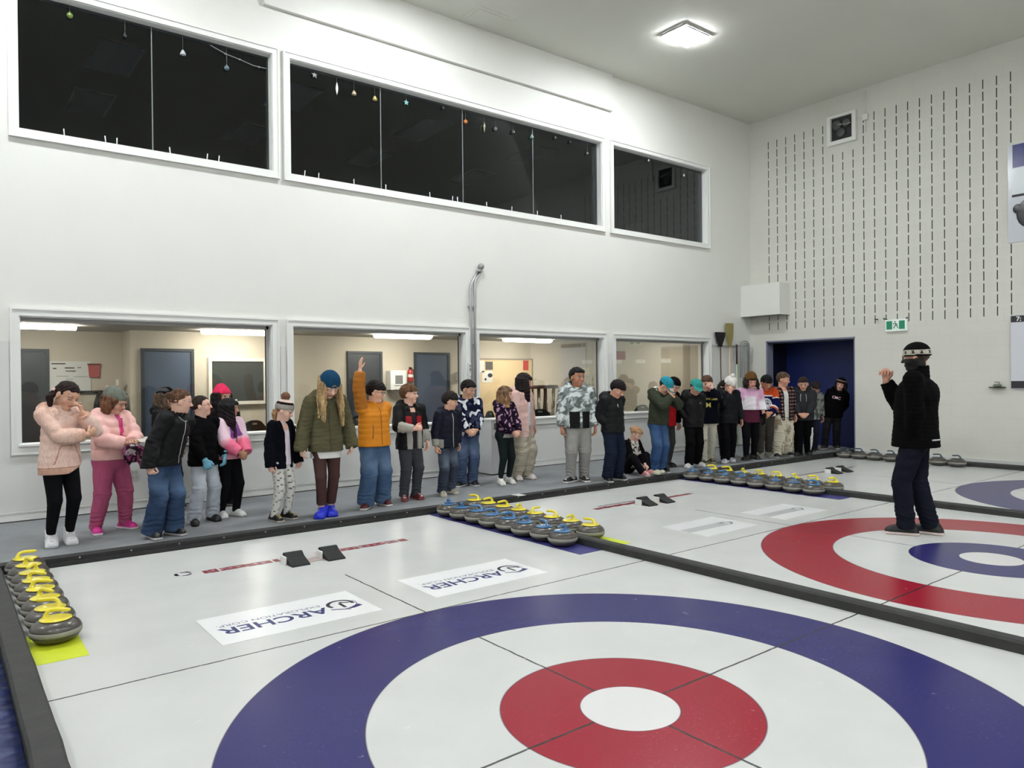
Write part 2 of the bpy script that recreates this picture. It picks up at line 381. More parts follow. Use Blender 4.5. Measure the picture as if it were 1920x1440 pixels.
# doorway recess and navy door
NAVY=mat('navy_door_paint',(6,28,92),.45,noise=.05,nscale=4)
NAVY2=mat('dark_navy_frame',(10,16,40),.5)
e=empty('door_1',(XR,DY1,ZP),kind='structure')
b=B(); b.box(12.28,12.33,DY0-.4,DY1+.05,ZP,DZ)
for i in range(5): pass
part('door_leaf',b,NAVY,e)
b=B(); b.box(XR+.2,12.3,DY1,DY1+.04,ZP,DZ); b.box(XR+.2,12.3,DY0-.45,DY0-.41,ZP,DZ); b.box(XR+.2,12.33,DY0-.45,DY1+.04,DZ,DZ+.04); part('reveal',b,NAVY2,e)
b=B(); b.box(XR-.012,XR+.21,DY1-.03,DY1,ZP,DZ); b.box(XR-.012,XR+.21,DY0,DY0+.015,ZP,DZ); b.box(XR-.012,XR+.21,DY0,DY1,DZ-.03,DZ); part('door_frame',b,mat('pale_blue_grey_frame',(130,132,150),.5),e)
b=B(); b.box(XR+.0,XR+.2,DY0+.015,DY0+.03,ZP,DZ); b.box(XR+.0,XR+.2,DY0+.03,DY1-.03,DZ-.06,DZ-.03); part('inner_frame',b,NAVY2,e)
for ch in e.children: ch.location=(-XR,-DY1,-ZP)

# ---- viewing room behind the lower windows
RW=mat('beige_block_paint',(190,180,163),.65,noise=.02,nscale=2)
YB=11.2; RC=2.42
def wallseg(b,x0,y0,x1,y1,z0,z1,t=.1):
    d=Vector((x1-x0,y1-y0,0)).normalized(); n=Vector((-d.y,d.x,0))*t
    P=[(x0,y0),(x1,y1),(x1+n.x,y1+n.y),(x0+n.x,y0+n.y)]; b.prism(P,z0,z1)
b=B(); wallseg(b,0,YB,8.65,YB,0,RC); wallseg(b,-.0,11.9,.0,YB+.1,0,RC); wallseg(b,XL,11.9,0,11.9,0,RC)
wallseg(b,8.65,YB,11.45,8.9,0,RC); wallseg(b,11.45,8.9,11.72,8.9,0,RC); wallseg(b,11.72,8.9,12.6,YW+.1,0,RC); struct('wall_viewing_room',b,RW)
g=NG('room_ceiling_tile'); n=g.noise(1.2,3); cc=g.mix(n,(150,142,132),(168,160,150)); g.L.new(cc,g.b.inputs['Base Color']); g.b.inputs['Roughness'].default_value=.8
struct('ceiling_viewing_room',B().box(XL,12.9,YW+.18,12.4,RC,RC+.1),g.m)
struct('floor_viewing_room',B().box(XL,12.9,YW+.0,12.4,-.06,ZP),mat('room_carpet',(80,78,76),.9,noise=.08))
struct('wall_viewing_side',B().box(XL-.1,XL,YW+.18,12.4,0,RC),RW)
# ---- dark lounge upstairs
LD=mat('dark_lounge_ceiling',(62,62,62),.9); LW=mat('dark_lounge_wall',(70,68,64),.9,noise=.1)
struct('floor_lounge',B().box(XL,12.9,YW+.18,15,3.6,3.7),mat('lounge_floor',(30,30,30),.9))
struct('ceiling_lounge',B().box(XL,12.9,YW+.18,15,6.35,6.45),LD)
b=B(); b.box(XL,12.9,15,15.1,3.6,6.4); b.box(11.6,11.7,YW+.18,15,3.6,6.4); b.box(XL-.1,XL,YW+.18,15,3.6,6.4); struct('wall_lounge',b,LW)
# ================================================================ LAMPS
EM=mat('lamp_diffuser_lit',(255,255,250),.5,emit=(246,250,255),es=RINK_LAMP)
HOUS=mat('lamp_housing',(200,200,198),.4)
def rink_lamp(x,y,label,group=None):
    e=empty('ceiling_lamp',(x,y,ZC),label=label,cat='lamp',group=group)
    b=B(); b.box(-.33,.33,-.26,.26,-.035,0); b.box(-.28,.28,-.235,-.02,-.05,-.035); b.box(-.28,.28,.02,.235,-.05,-.035); part('housing',b,HOUS,e)
    for s in (-1,1):
        b=B().rbox(-.29,.29,-.10+s*.128,.10+s*.128,-.062,-.05,.02); part('diffuser',b,EM,e)
    b=B(); b.tube([(-.36,-.2,-.01),(-.36,.2,-.01)],.012,6); part('bracket',b,HOUS,e)
    return e
L0=None
for i,(x,y) in enumerate(LAMPS):
    lab='bright twin-panel lamp mounted on the ceiling, the one in view' if (x,y)==(7.0,5.19) else 'twin-panel ceiling lamp over the rink out of view of the photo'
    if L0 is None: L0=rink_lamp(x,y,lab,'rink ceiling lamps')
    else: c=copy_tree(L0); c.location=(x,y,ZC); c['label']=lab
RE=mat('room_tube_lit',(255,250,240),.5,emit=(255,250,242),es=ROOM_LAMP)
def room_lamp(x,y,L,label):
    e=empty('fluorescent_lamp',(x,y,RC),label=label,cat='lamp',group='ceiling lamps of the viewing room')
    part('lamp_base',B().box(-L/2,L/2,-.1,.1,-.02,0),HOUS,e)
    v=[];n=10
    b=B(); pr=[(.14*math.cos(a),-.02-.055*math.sin(a)) for a in [PI*i/n for i in range(n+1)]]
    vv=[(-L/2,y_,z_) for y_,z_ in pr]+[(L/2,y_,z_) for y_,z_ in pr]; m=n+1
    ff=[(i,i+1,m+i+1,m+i) for i in range(n)]+[tuple(range(n,-1,-1)),tuple(range(m,2*m))]
    b.add(vv,ff,False); part('diffuser',b,RE,e); return e
for x,y,L,lab in [(-1.35,10.5,.95,'lit ceiling lamp behind the leftmost lower window, at its top left corner'),(1.55,10.5,1.15,'lit ceiling lamp behind the leftmost lower window, at its top right'),
                  (4.62,10.2,1.15,'lit ceiling lamp in the room behind the boy with the raised hand'),(7.75,10.2,1.2,'lit ceiling lamp behind the third lower window from the left'),
                  (10.6,8.2,.8,'small ceiling lamp near the far end of the viewing room')]:
    room_lamp(x,y,L,lab)
# ================================================================ CURLING STONES
GRAN=mat('grey_granite',(70,66,60),.32,noise=.25,nscale=90,coat=.15)
GRANB=mat('pale_striking_band',(138,136,126),.7,noise=.12,nscale=120)
HY=mat('yellow_plastic',(224,208,50),.3,coat=.4); HB=mat('blue_plastic',(62,112,158),.22,coat=.6); HG=mat('dark_teal_plastic',(58,74,84),.3,coat=.4)
def ring_prof():
    R=.1385; pr=[(.03,.006),(.058,.0),(.064,.001),(.092,.008),(.118,.022),(.132,.038),(.1365,.046)]
    up=[(.1365,.070),(.133,.080),(.122,.094),(.104,.106),(.084,.113),(.06,.115),(.01,.115)]
    return pr,up
def make_stone(hm,label,group):
    ZS=Matrix.Diagonal((1,1,1.17,1)); ZT=Matrix.Translation((0,0,.0195)); zt=.0195
    e=empty('curling_stone',label=label,cat='curling stone',group=group)
    lo,up=ring_prof()
    part('granite_body',B().lathe(lo+[(.134,.050),(.134,.066)]+up,seg=40,M=ZS),GRAN,e)
    part('striking_band',B().lathe([(.1345,.0455),(.1385,.047),(.1390,.058),(.1385,.069),(.1345,.0705)],seg=40,cap=False,M=ZS),GRANB,e)
    b=B().lathe([(.001,.114),(.082,.1145),(.087,.1165),(.086,.120),(.070,.124),(.03,.1275),(.001,.128)],seg=36,M=ZT); part('handle_plate',b,hm,e,'plastic disc under the handle')
    pts=[(-.052,0,.120),(-.052,0,.130),(-.050,0,.146),(-.042,0,.160),(-.026,0,.168),(0,0,.170),(.03,0,.168),(.058,0,.165),(.072,0,.164)]
    pts=[(a_,b_,c_+zt) for a_,b_,c_ in pts]
    b=B().tube(pts,[.030,.020,.014,.0125,.0125,.0125,.0125,.0125,.010],12); b.sphere((.072,0,.164+zt),.0105,10); part('handle',b,hm,e)
    return e
protos={}
def stone(col,x,y,rz,label,group,z=0):
    if col not in protos:
        e=make_stone({'y':HY,'b':HB,'g':HG}[col],label,group); protos[col]=e
    else: e=copy_tree(protos[col])
    e.location=(x,y,z); e.rotation_euler=(0,0,rad(rz)); e['label']=label; e['group']=group
    return e
ORD=['nearest','second','third','fourth','fifth','sixth','seventh','eighth']
rs=random.Random(7)
for i in range(8):
    rz=[-25,150,-60,-30,-45,-120,-75,10][i]
    stone('y',-2.0,2.79+.2765*i,rz,f'yellow-handled curling stone beside the blue tarp, {ORD[i]} from the camera in that single row','yellow stones against the left edge divider')
for i in range(8):
    stone('b',2.005+.012*(i%2),2.70+.2765*i,[200,80,190,150,160,120,230,250][i],f'blue-handled curling stone on the purple-blue mat beside the middle divider, {ORD[i]} from its near end','blue stones on the middle divider')
for i in range(8):
    stone('y',2.40,2.74+.2765*i,[100,200,95,10,210,180,185,110][i],f'yellow-handled curling stone behind the near blue stones, {ORD[i]} from the near end of its row','yellow stones behind the near blue stones')
for i in range(8):
    stone('b',6.425-.01*(i%2),2.74+.2765*i,[120,60,200,220,150,160,100,40][i],f'blue-handled curling stone in the farther double row, {ORD[i]} from the coach\'s side','blue stones of the farther double row')
for i in range(8):
    stone('y',6.83,2.70+.2765*i,[160,140,190,110,170,200,130,150][i],f'yellow-handled curling stone in the farther double row, {ORD[i]} from the coach\'s side','yellow stones of the farther double row')
for i,(y,o) in enumerate([(4.67,'first'),(4.39,'second'),(4.10,'third'),(3.81,'fourth'),(3.53,'fifth'),(3.03,'sixth'),(2.73,'seventh')]):
    stone('g',10.9,y,[150,90,100,80,110,95,85][i],f'dark-handled curling stone at the foot of the block wall, {o} from the navy door','dark-handled stones along the block wall')
# mats under the stones
def flat(name,x0,x1,y0,y1,z,m,label,cat,h=.0015,grp=None):
    b=B().box(x0,x1,y0,y1,z,z+h); o=bobj(name,b,m); tag(o,label,cat,grp); return o
YM=mat('yellow_mat_vinyl',(196,208,40),.45,noise=.04,nscale=30); BM=mat('blue_mat_vinyl',(52,50,112),.45,noise=.05,nscale=30)
flat('stone_mat',-2.145,-1.88,2.40,2.98,.0003,YM,'bright yellow mat under the stones at the left edge','mat')
flat('stone_mat',2.262,2.56,2.36,4.84,.0003,YM,'yellow mat whose end shows past the divider in the middle','mat')
flat('stone_mat',1.875,2.145,2.33,4.84,.0003,BM,'purple-blue mat under the near row of blue stones','mat')
flat('stone_mat',6.29,6.575,2.32,4.84,.0003,BM,'dark blue mat under the farther row of blue stones','mat')
# ================================================================ HACKS
HK=mat('black_hack_rubber',(16,16,17),.75,bump=.3,bscale=150); HW=mat('white_hack_body',(218,218,214),.4)
def hack(x,y,label):
    e=empty('hack',(x,y,0),label=label,cat='hack',group='foot hacks on the ice')
    # wedge: high at the back (+y), sloping lip toward the house
    pr=[(.10,.0),(.10,.075),(.085,.088),(.055,.088),(.01,.055),(-.05,.034),(-.115,.012),(-.12,.0)]
    b=B(); w=.078; n=len(pr)
    v=[(-w,a,c) for a,c in pr]+[(w,a,c) for a,c in pr]
    b.add(v,[tuple(range(n)),tuple(range(2*n-1,n-1,-1))]+[(i,n+i,n+(i+1)%n,(i+1)%n) for i in range(n)]); part('rubber_foothold',b,HK,e)
    part('side_cheek',B().rbox(-w-.02,-w-.001,.0,.10,0,.066,.006),HW,e); return e
def hack_plate(cx,y,label):
    e=empty('hack_plate',(cx,y,0),label=label,cat='hack plate')
    b=B().box(-.085,.085,.02,.10,.0015,.006); b.box(-.085,.085,-.04,.02,.0015,.004); part('plate',b,mat('pinkish_plate',(176,160,156),.4),e)
for cx,nm in ((0,'nearest sheet'),(4.402,'middle sheet'),(8.80,'far sheet')):
    hack(cx-.165,3.66,f'black rubber foot hack on the {nm}, the left of its pair'); hack(cx+.155,3.66,f'black rubber foot hack on the {nm}, the right of its pair')
    hack_plate(cx-.005,3.66,f'pale plate joining the two hacks of the {nm}')
# ---- name strips on the hack line
DR=mat('dark_red_print',(122,34,48),.35); DG=mat('grey_print',(96,92,100),.35); WP=mat('white_ice_print',(226,227,225),.3); BL=mat('navy_blue_print',(40,48,104),.35); DK=mat('charcoal_print',(42,44,56),.35); LG=mat('faint_grey_print',(168,170,169),.4)
def zb(m,z,seed,x0,x1,y,hw,gaps):
    pass
e=empty('hack_line_banner',(0,3.87,0),label='dark red lettered strip frozen along the hack line of the nearest sheet',cat='banner')
b=B(); rs=random.Random(3); x=-.86
while x<1.0:
    wd=rs.uniform(.02,.10)
    if x>.1 and not getattr(b,'sp',0): part('red_strip',b,DR,e); b=B(); b.sp=1
    if not (-.06<x<.06): b.box(x,min(x+wd,1.02),-.056+rs.uniform(0,.012),.056-rs.uniform(0,.012),.0003,.0009)
    x+=wd+(.006 if rs.random()<.8 else .02)
part('red_strip',b,DR,e)
b=B(); x=-.75
for i in range(26):
    x=-.80+i*.07
    if rs.random()<.7: b.box(x,x+.03,-.012,.016,.0010,.0013)
part('pale_lettering',b,mat('pinkish_lettering',(188,150,152),.4),e)
e=empty('hack_line_banner',(4.402,3.87,0),label='jagged red and grey lettering strip frozen on the middle sheet beside its hacks',cat='banner')
b=B()
for i in range(11):
    x=-.86+i*.085
    if -.12<x<.28: continue
    b.add([(x,-.075+.03*(i%2),.0004),(x+.09,-.06,.0004),(x+.075,.02+.015*(i%3),.0004),(x-.012,.01,.0004)],[(0,1,2,3)])
for i in range(6):
    x=.30+i*.105; b.add([(x,-.06+.01*(i%2),.0004),(x+.11,-.055,.0004),(x+.09,.01+.02*(i%2),.0004),(x-.012,.012,.0004)],[(0,1,2,3)])
part('red_shapes',b,DR,e)
b=B()
for i in range(8): x=-.70+i*.105; b.add([(x,.06,.0004),(x+.09,.065,.0004),(x+.08,.115,.0004),(x-.01,.10,.0004)],[(0,1,2,3)])
part('grey_shapes',b,DG,e)
e=empty('hack_line_banner',(8.8,3.87,0),label='thin dark strip frozen along the hack line of the far sheet',cat='banner')
part('dark_strip',B().box(-.85,.95,-.02,.02,.0003,.0009),mat('brownish_print',(96,74,76),.4),e)
# swirl logo left of the red strip
def arc(b,cx,cy,r0,r1,a0,a1,z=.0006,n=14,sy=1,h=None):
    v=[]
    for i in range(n+1):
        a=rad(a0+(a1-a0)*i/n); v+=[(cx+r0*math.cos(a),cy+sy*r0*math.sin(a),z),(cx+r1*math.cos(a),cy+sy*r1*math.sin(a),z)]
    return b.add(v,[(2*i,2*i+1,2*i+3,2*i+2) for i in range(n)])
b=B(); arc(b,0,0,.045,.068,10,100); arc(b,0,0,.045,.068,130,220); arc(b,0,0,.045,.068,250,340); b.add([(.02,.06,.0006),(.06,.075,.0006),(.03,.03,.0006)],[(0,2,1)]); b.add([(-.07,.0,.0006),(-.03,-.02,.0006),(-.05,.04,.0006)],[(0,1,2)])
o=bobj('round_ice_logo',b,DK); o.location=(-1.0,3.92,0); tag(o,'small dark swirl emblem in the ice left of the red strip','emblem')
# ---- advertising panels in the ice (read from the wall side)
def ice_ad(x0,x1,y0,y1,label,kind):
    cx,cy=(x0+x1)/2,(y0+y1)/2
    e=empty('ice_advertisement',(cx,cy,0),PI,label=label,cat='advertisement')
    w,h=(x1-x0),(y1-y0)
    part('white_sheet',B().box(-w/2,w/2,-h/2,h/2,.0004,.0008),WP if kind=='A' else mat('white_ice_print_2',(214,216,214),.3),e)
    # local +x = reader's right, +y = reader's up
    if kind=='A':
        part('outline',B().box(-w/2-.004,w/2+.004,-h/2-.004,h/2+.004,.0002,.0004),mat('panel_edge',(150,155,152),.5),e)
        T=Matrix.Translation
        text_obj('large_lettering','ARCHER',.175,T((.115,.045,.0010)),BL,e,bold=.0035,extrude=0,sx=1.05)
        text_obj('small_lettering','EXPLORATION CORP.',.062,T((.115,-.065,.0010)),mat('grey_blue_print',(112,114,136),.4),e,bold=.0004,extrude=0,sx=1.12)
        b=B(); cx_=-.355; arc(b,cx_,-.01,.072,.098,-200,30,z=.0010,n=24,sy=1.0)
        b.box(cx_-.012,cx_+.012,-.03,.075,.0010,.0012)
        b.add([(cx_-.08,-.005,.001),(cx_-.05,-.005,.001),(cx_+.0,-.04,.001),(cx_-.01,-.06,.001)],[(3,2,1,0)])
        part('round_emblem',b,DK,e)
        b=B(); b.add([(cx_-.10,.055,.0010),(cx_-.02,.098,.0010),(cx_+.02,.105,.0010),(cx_-.04,.125,.0010),(cx_-.115,.10,.0010)],[(0,1,2,3,4)]); arc(b,cx_,-.01,.106,.112,100,200,z=.001)
        b.add([(cx_-.02,.128,.001),(cx_+.10,.06,.001),(cx_+.105,.075,.001),(cx_-.005,.14,.001)],[(0,1,2,3)])
        part('blue_emblem_corner',b,BL,e)
    else:
        # bleached print: a long pale grey word band and a darker emblem
        b=B(); rs2=random.Random(5)
        for i in range(9):
            x=w/2-.01-.072*(i+1); b.add([(x,-.055,.001),(x+.066,-.055,.001),(x+.066,.085,.001),(x,.085,.001)],[(0,1,2,3)])
        part('faded_word_band',b,LG,e)
        b=B(); cx_=-.245; arc(b,cx_,.02,.05,.07,30,330,z=.001,n=20); arc(b,cx_+.02,.0,.018,.034,180,400,z=.001)
        b.add([(cx_-.10,.0,.001),(cx_-.055,-.02,.001),(cx_-.06,.05,.001),(cx_-.105,.04,.001)],[(0,1,2,3)])
        part('dark_emblem',b,mat('dim_print',(112,116,118),.4),e)
    return e
ice_ad(-1.245,-.195,2.06,2.64,'white ARCHER panel in the ice, the left one nearest the camera','A')
ice_ad(.23,1.285,2.06,2.64,'white ARCHER panel in the ice right of the nearest centre line','A')
ice_ad(3.325,4.195,2.07,2.665,'faded white panel with grey word, left of the middle sheet\'s centre line','B')
ice_ad(4.634,5.525,2.05,2.615,'faded white panel with grey word, right of the middle sheet\'s centre line','B')
# ================================================================ WALL THINGS
# corner box
b=B(); o=empty('corner_box',(11.16,7.08,2.83),label='white boxed enclosure in the corner above the broom rack',cat='box')
part('box_shell',B().box(-.02,.337,-.93,-.002,0,.66),PAINT,o); part('lower_edge_shade',B().box(-.022,.337,-.932,-.002,-.006,.0),mat('edge_shadow_strip',(150,148,140),.6),o)  # thin darker strip paints the shade line under the box
# fan vent
o=empty('wall_vent',(XR,4.98,6.38),label='square white-framed wall vent with dark fan inside',cat='vent')
b=B(); 
b.box(-.07,0,-.29,.29,-.29,-.215); b.box(-.07,0,-.29,.29,.235,.29); b.box(-.07,0,-.29,-.215,-.215,.235); b.box(-.07,0,.215,.29,-.215,.235); part('vent_frame',b,TRIM,o)
part('vent_backing',B().box(-.012,-.002,-.215,.215,-.215,.235),mat('vent_dark',(28,28,28),.6),o)
b=B()
R90=Matrix.Rotation(rad(-90),4,'Y')
for (yy,zz_,rr) in ((.10,.09,.095),(-.09,.10,.08),(.02,-.07,.09)):
    M_=Matrix.Translation((-.03,yy,zz_))@R90; b.lathe([(.001,0),(rr,0),(rr,.012),(rr-.02,.02),(.001,.02)],(0,0,0),24,M_)
part('fan_blade',b,mat('fan_grey',(72,72,72),.5),o)
b=B().tube([(-.06,-.2,.06),(-.055,-.05,.07),(-.05,.08,.1)],.006,6); part('fan_rod',b,HOUS,o)
# conduit + sensor right of vent
o=bobj('conduit_box',B().rbox(-.05,0,-.05,.05,-.06,.06,.01).tube([(-.02,0,.06),(-.02,0,.5)],.012,8).tube([(-.02,0,-.06),(-.02,0,-.28)],.008,8).tube([(-.03,.05,.0),(-.03,.2,.02)],.008,6),PAINT); o.location=(XR,4.52,6.48); tag(o,'small white electric box with conduit right of the fan vent','electric box')
# exit sign
o=empty('exit_sign',(XR-.02,3.965,2.47),label='green running-man exit sign on the block wall',cat='exit sign')
part('sign_housing',B().rbox(-.04,.02,-.19,.19,-.11,.11,.01),mat('sign_white',(214,222,216),.4,emit=(214,222,216),es=.12),o)
GR=mat('sign_green',(22,104,72),.4,emit=(22,120,84),es=.25)
b=B(); b.box(-.044,-.040,-.165,-.062,-.075,.08); part('green_panel',b,GR,o); part('green_panel',B().box(-.044,-.040,.062,.165,-.075,.08),GR,o)
b=B(); X_=-.044
b.sphere((X_,.008,.062),(.003,.013,.013),8)
for q in ([(0,.042),(-.008,.0)],[(-.008,0),(.02,-.02),(.035,-.06)],[(-.008,0),(-.03,-.02),(-.045,-.055)],[(0,.035),(.03,.02),(.045,.04)],[(0,.035),(-.028,.02),(-.03,-.005)]):
    b.tube([(X_,y_,z_) for y_,z_ in q],.0065,6)
part('running_man',b,mat('sign_figure',(30,96,70),.5),o)
part('mounting_arm',B().tube([(0,-.16,.11),(0,-.20,.135)],.012,6).tube([(0,.16,.11),(0,.24,.14)],.012,6),mat('dark_bracket',(60,60,55),.5),o)
# scoreboard at the right edge
o=empty('scoreboard',(XR-.005,1.62,1.9),label='white score sheet board with black header at the right edge',cat='scoreboard')
part('board_panel',B().box(-.03,0,-.5,.5,-.6,.61),mat('board_white',(208,210,216),.5),o)
BK=mat('board_black',(40,38,44),.5)
part('header_band',B().box(-.034,-.03,-.498,.498,.50,.605),BK,o); part('footer_band',B().box(-.034,-.03,-.498,.498,-.59,-.47),BK,o)
M_=Matrix(((0,0,-1,-.036),(-1,0,0,.385),(0,1,0,.55),(0,0,0,1)))
text_obj('header_lettering','7:',.10,M_,mat('white_letter',(230,230,230),.5),o,bold=.003)
# hanging photo poster
o=empty('photo_poster',(XR-.005,1.55,4.52),label='glossy photo poster of a curler high up at the right edge',cat='poster')
part('poster_sheet',B().box(-.012,0,-.61,.61,-.80,.81),mat('poster_pale',(196,200,206),.16),o)
b=B(); b.box(-.014,-.012,-.6,.54,.42,.80); part('blue_area',b,mat('poster_blue',(18,34,110),.2),o)
b=B(); b.box(-.0145,-.012,-.1,.55,-.02,.40); part('pale_board_area',b,mat('poster_grey',(206,212,214),.2),o)
b=B(); b.box(-.015,-.0145,-.1,.55,-.06,-.02); b.box(-.015,-.0145,.30,.34,.0,.40); part('dark_rail_area',b,BK,o)
b=B(); b.sphere((-.014,.30,-.35),(.004,.19,.24),20); b.sphere((-.014,.47,-.26),(.004,.07,.08),14); b.sphere((-.014,.12,-.2),(.004,.2,.2),16); part('curler_dark_area',b,mat('poster_black',(24,24,28),.2),o)
b=B(); b.sphere((-.013,.1,.1),(.004,.24,.22),16); part('curler_red_area',b,mat('poster_red',(150,40,48),.2),o)
# little shelf with a stone-shaped ornament
o=empty('wall_shelf',(XR,2.315,1.315),label='small dark wall shelf beside the score board',cat='shelf')
part('shelf_board',B().rbox(-.10,0,-.125,.125,0,.018,.02),mat('dark_shelf',(46,54,44),.5),o)
o=bobj('shelf_ornament',B().lathe([(.01,0),(.05,.0),(.065,.02),(.05,.045),(.01,.05)],(0,0,0),20).tube([(.0,-.03,.05),(0,-.03,.075),(0,.04,.078)],.008,8),mat('grey_green_ornament',(110,116,104),.4)); o.location=(XR-.07,2.31,1.334); tag(o,'tiny grey stone-shaped ornament on the wall shelf','ornament')
# small black wall knob left of the exit sign row
o=bobj('wall_hook',B().tube([(0,0,0),(-.06,0,0)],.01,8).tube([(-.06,.03,.0),(-.06,-.03,0)],.012,8),mat('dark_bracket',(60,60,55),.5)); o.location=(XR,4.32,2.60); tag(o,'small dark hook on the block wall just left above the exit sign','hook')
# outlet
o=empty('wall_outlet',(-.745,YW-.012,.475),label='white power outlet low on the wall left of the girl in blue jeans',cat='outlet')
part('cover_plate',B().rbox(-.04,.04,-.008,0,-.062,.062,.004),mat('outlet_white',(206,206,200),.4),o)
b=B()
for z in (-.028,.028):
    b.box(-.018,-.013,-.0095,-.008,z-.008,z+.01); b.box(.011,.016,-.0095,-.008,z-.008,z+.01); b.box(-.022,.022,-.009,-.008,z-.020,z-.018)
b.box(-.03,-.027,-.009,-.008,-.05,.05); part('socket_slots',b,mat('slot_dark',(70,70,68),.6),o)
# vertical pipes
PIPE=mat('galvanised_pipe',(176,178,178),.35,metal=.55)
o=empty('wall_pipes',(4.06,7.04,ZP),label='pair of grey conduits climbing the wall to a bent head above the windows',cat='pipe')
for dx in (-.035,.04):
    b=B().tube([(dx,0,0),(dx,0,2.92+dx),(dx+.02,0,3.00+dx),(dx+.14,.02,3.17)],.019,10); part('pipe',b,PIPE,o)
part('pipe_head',B().sphere((.165,.0,3.25),(.05,.06,.05),14).lathe([(.03,0),(.045,.02),(.045,.05),(.03,.06)],(.15,.02,3.15),14).tube([(.17,.0,3.24),(.235,.05,3.27)],.016,8),mat('dull_pipe_head',(150,150,148),.5,metal=.3),o)
b=B(); 
for z in (.6,1.3,2.0,2.6): b.box(-.075,.08,.01,.07,z,z+.025)
part('pipe_clamp',b,PIPE,o)
o=bobj('thermometer',B().rbox(-.03,.03,-.02,0,-.10,.10,.006),mat('thermo_white',(216,216,210),.4)); o.location=(3.985,YW-.03,1.70)
part('scale_marks',B().box(-.002,.002,-.022,-.02,-.07,.07).box(.004,.016,-.0215,-.02,.04,.07).box(.004,.016,-.0215,-.02,-.03,.02),mat('slot_dark'),o); tag(o,'narrow white thermometer on the pier left of the conduits','thermometer')
# low white cabinet with leaflets
o=empty('low_cabinet',(4.36,6.84,ZP),label='low white cabinet against the wall between the second and third lower windows',cat='cabinet')
part('cabinet_body',B().box(-.235,.19,-.17,.18,.02,.84),mat('cabinet_white',(204,205,204),.45),o); part('toe_strip',B().box(-.235,.19,-.16,.18,0,.02),mat('slot_dark'),o); part('cabinet_top',B().rbox(-.245,.20,-.18,.18,.84,.862,.01),TRIM,o)
b=B(); b.box(-.20,.14,-.176,-.17,.60,.82); o2=part('leaflet_rack',b,mat('rack_white',(214,214,212),.4),o)
b=B(); b.box(-.19,-.06,-.178,-.176,.70,.80); b.box(.0,.13,-.178,-.176,.69,.77); b.box(-.14,.12,-.179,-.176,.60,.68); part('leaflet',b,mat('leaflet_grey',(96,98,98),.5),o)
# waste bin
o=empty('waste_bin',(3.52,6.72,ZP),label='black waste bin with clear liner behind the boy in the navy puffer',cat='bin')
part('bin_body',B().lathe([(.12,0),(.125,.01),(.155,.34),(.16,.35)],seg=28),mat('bin_black',(20,20,22),.5),o)
part('bin_liner',B().lathe([(.155,.27),(.166,.28),(.17,.37),(.165,.44),(.155,.47),(.16,.52),(.14,.56)],seg=28,cap=False),mat('clear_liner',(190,192,192),.25,noise=.15,nscale=30,bump=.6,bscale=30),o)
# broom rack
RX0=10.12; o=empty('tool_rack',(RX0,YW,2.2),label='thin metal rail on the back wall near the corner for brooms and hoses',cat='rack')
part('rail',B().tube([(0,-.05,0),(1.25,-.05,0)],.011,8).tube([(0,-.05,0),(0,0,0)],.009,6).tube([(1.25,-.05,0),(1.25,0,0)],.009,6).tube([(.6,-.05,0),(.6,0,0)],.009,6),PIPE,o)
def long_tool(name,x,z1,z0,label,cat,m,r=.011): 
    e=empty(name,(x,YW-.085,ZP+z0),label=label,cat=cat); part('shaft',B().tube([(0,0,0),(-.03 if name=='broom' else 0,.0,z1-z0)],r,8),m,e); return e
e=long_tool('broom',10.33,2.12,.02,'black-headed broom standing upside down on the rail','broom',mat('dark_red_shaft',(70,20,26),.5))
b=B(); M_=Matrix.Translation((-.035,0,2.08))
b.prism([(-.05,-.02),(.05,-.02),(.05,.02),(-.05,.02)],0,.05,M_)
v=[];
for (hw,z,d) in ((.05,.05,.022),(.08,.12,.03),(.12,.22,.035),(.13,.30,.04)):
    v+=[M_@Vector((-hw,-d,z)),M_@Vector((hw,-d,z)),M_@Vector((hw,d,z)),M_@Vector((-hw,d,z))]
b.add(v,[(4*k+i,4*k+(i+1)%4,4*k+4+(i+1)%4,4*k+4+i) for k in range(3) for i in range(4)]+[(3,2,1,0),(12,13,14,15)]); part('broom_head',b,mat('black_bristle',(24,18,20),.9,bump=.6,bscale=200,stretch=(6,6,.6)),e)
e=long_tool('straw_broom',10.62,2.1,.02,'straw corn broom upside down on the rail','broom',mat('pale_wood_shaft',(206,178,150),.5),.014)
b=B(); v=[]
for (hw,z,d) in ((.025,2.08,.02),(.04,2.18,.03),(.075,2.30,.035),(.095,2.42,.03),(.10,2.58,.028)):
    v+=[(-hw,-d,z),(hw,-d,z),(hw,d,z),(-hw,d,z)]
b.add(v,[(4*k+i,4*k+(i+1)%4,4*k+4+(i+1)%4,4*k+4+i) for k in range(4) for i in range(4)]+[(3,2,1,0),(16,17,18,19)]); part('straw_head',b,mat('straw',(150,138,84),.9,noise=.2,nscale=120,bump=.6,bscale=200,stretch=(8,8,.5)),e)
e=long_tool('scraper',10.86,2.05,.02,'pale green handled scraper with dark grip on the rail','scraper',mat('pale_green_shaft',(190,206,176),.5),.016)
part('dark_grip',B().tube([(0,-.002,1.72),(0,-.002,2.14)],.02,10),mat('maroon_grip',(66,40,50),.6),e)
e=empty('hose_hook',(11.17,YW-.08,ZP),label='looped grey hose hanging over the rail beside the navy doorway',cat='hose')
b=B()
for k,(w_,zb) in enumerate(((.16,1.45),(.10,.55),(.05,.15))):
    n=10; pts=[(-w_,-.01*k,zb)]+[(w_*math.cos(PI-PI*i/n),-.01*k,2.12+.12*math.sin(PI*i/n)*(w_/.16)) for i in range(n+1)]+[(w_,-.01*k,zb)]
    b.tube(pts,.011,8)
part('hose_loop',b,mat('grey_hose',(140,142,140),.5),e)
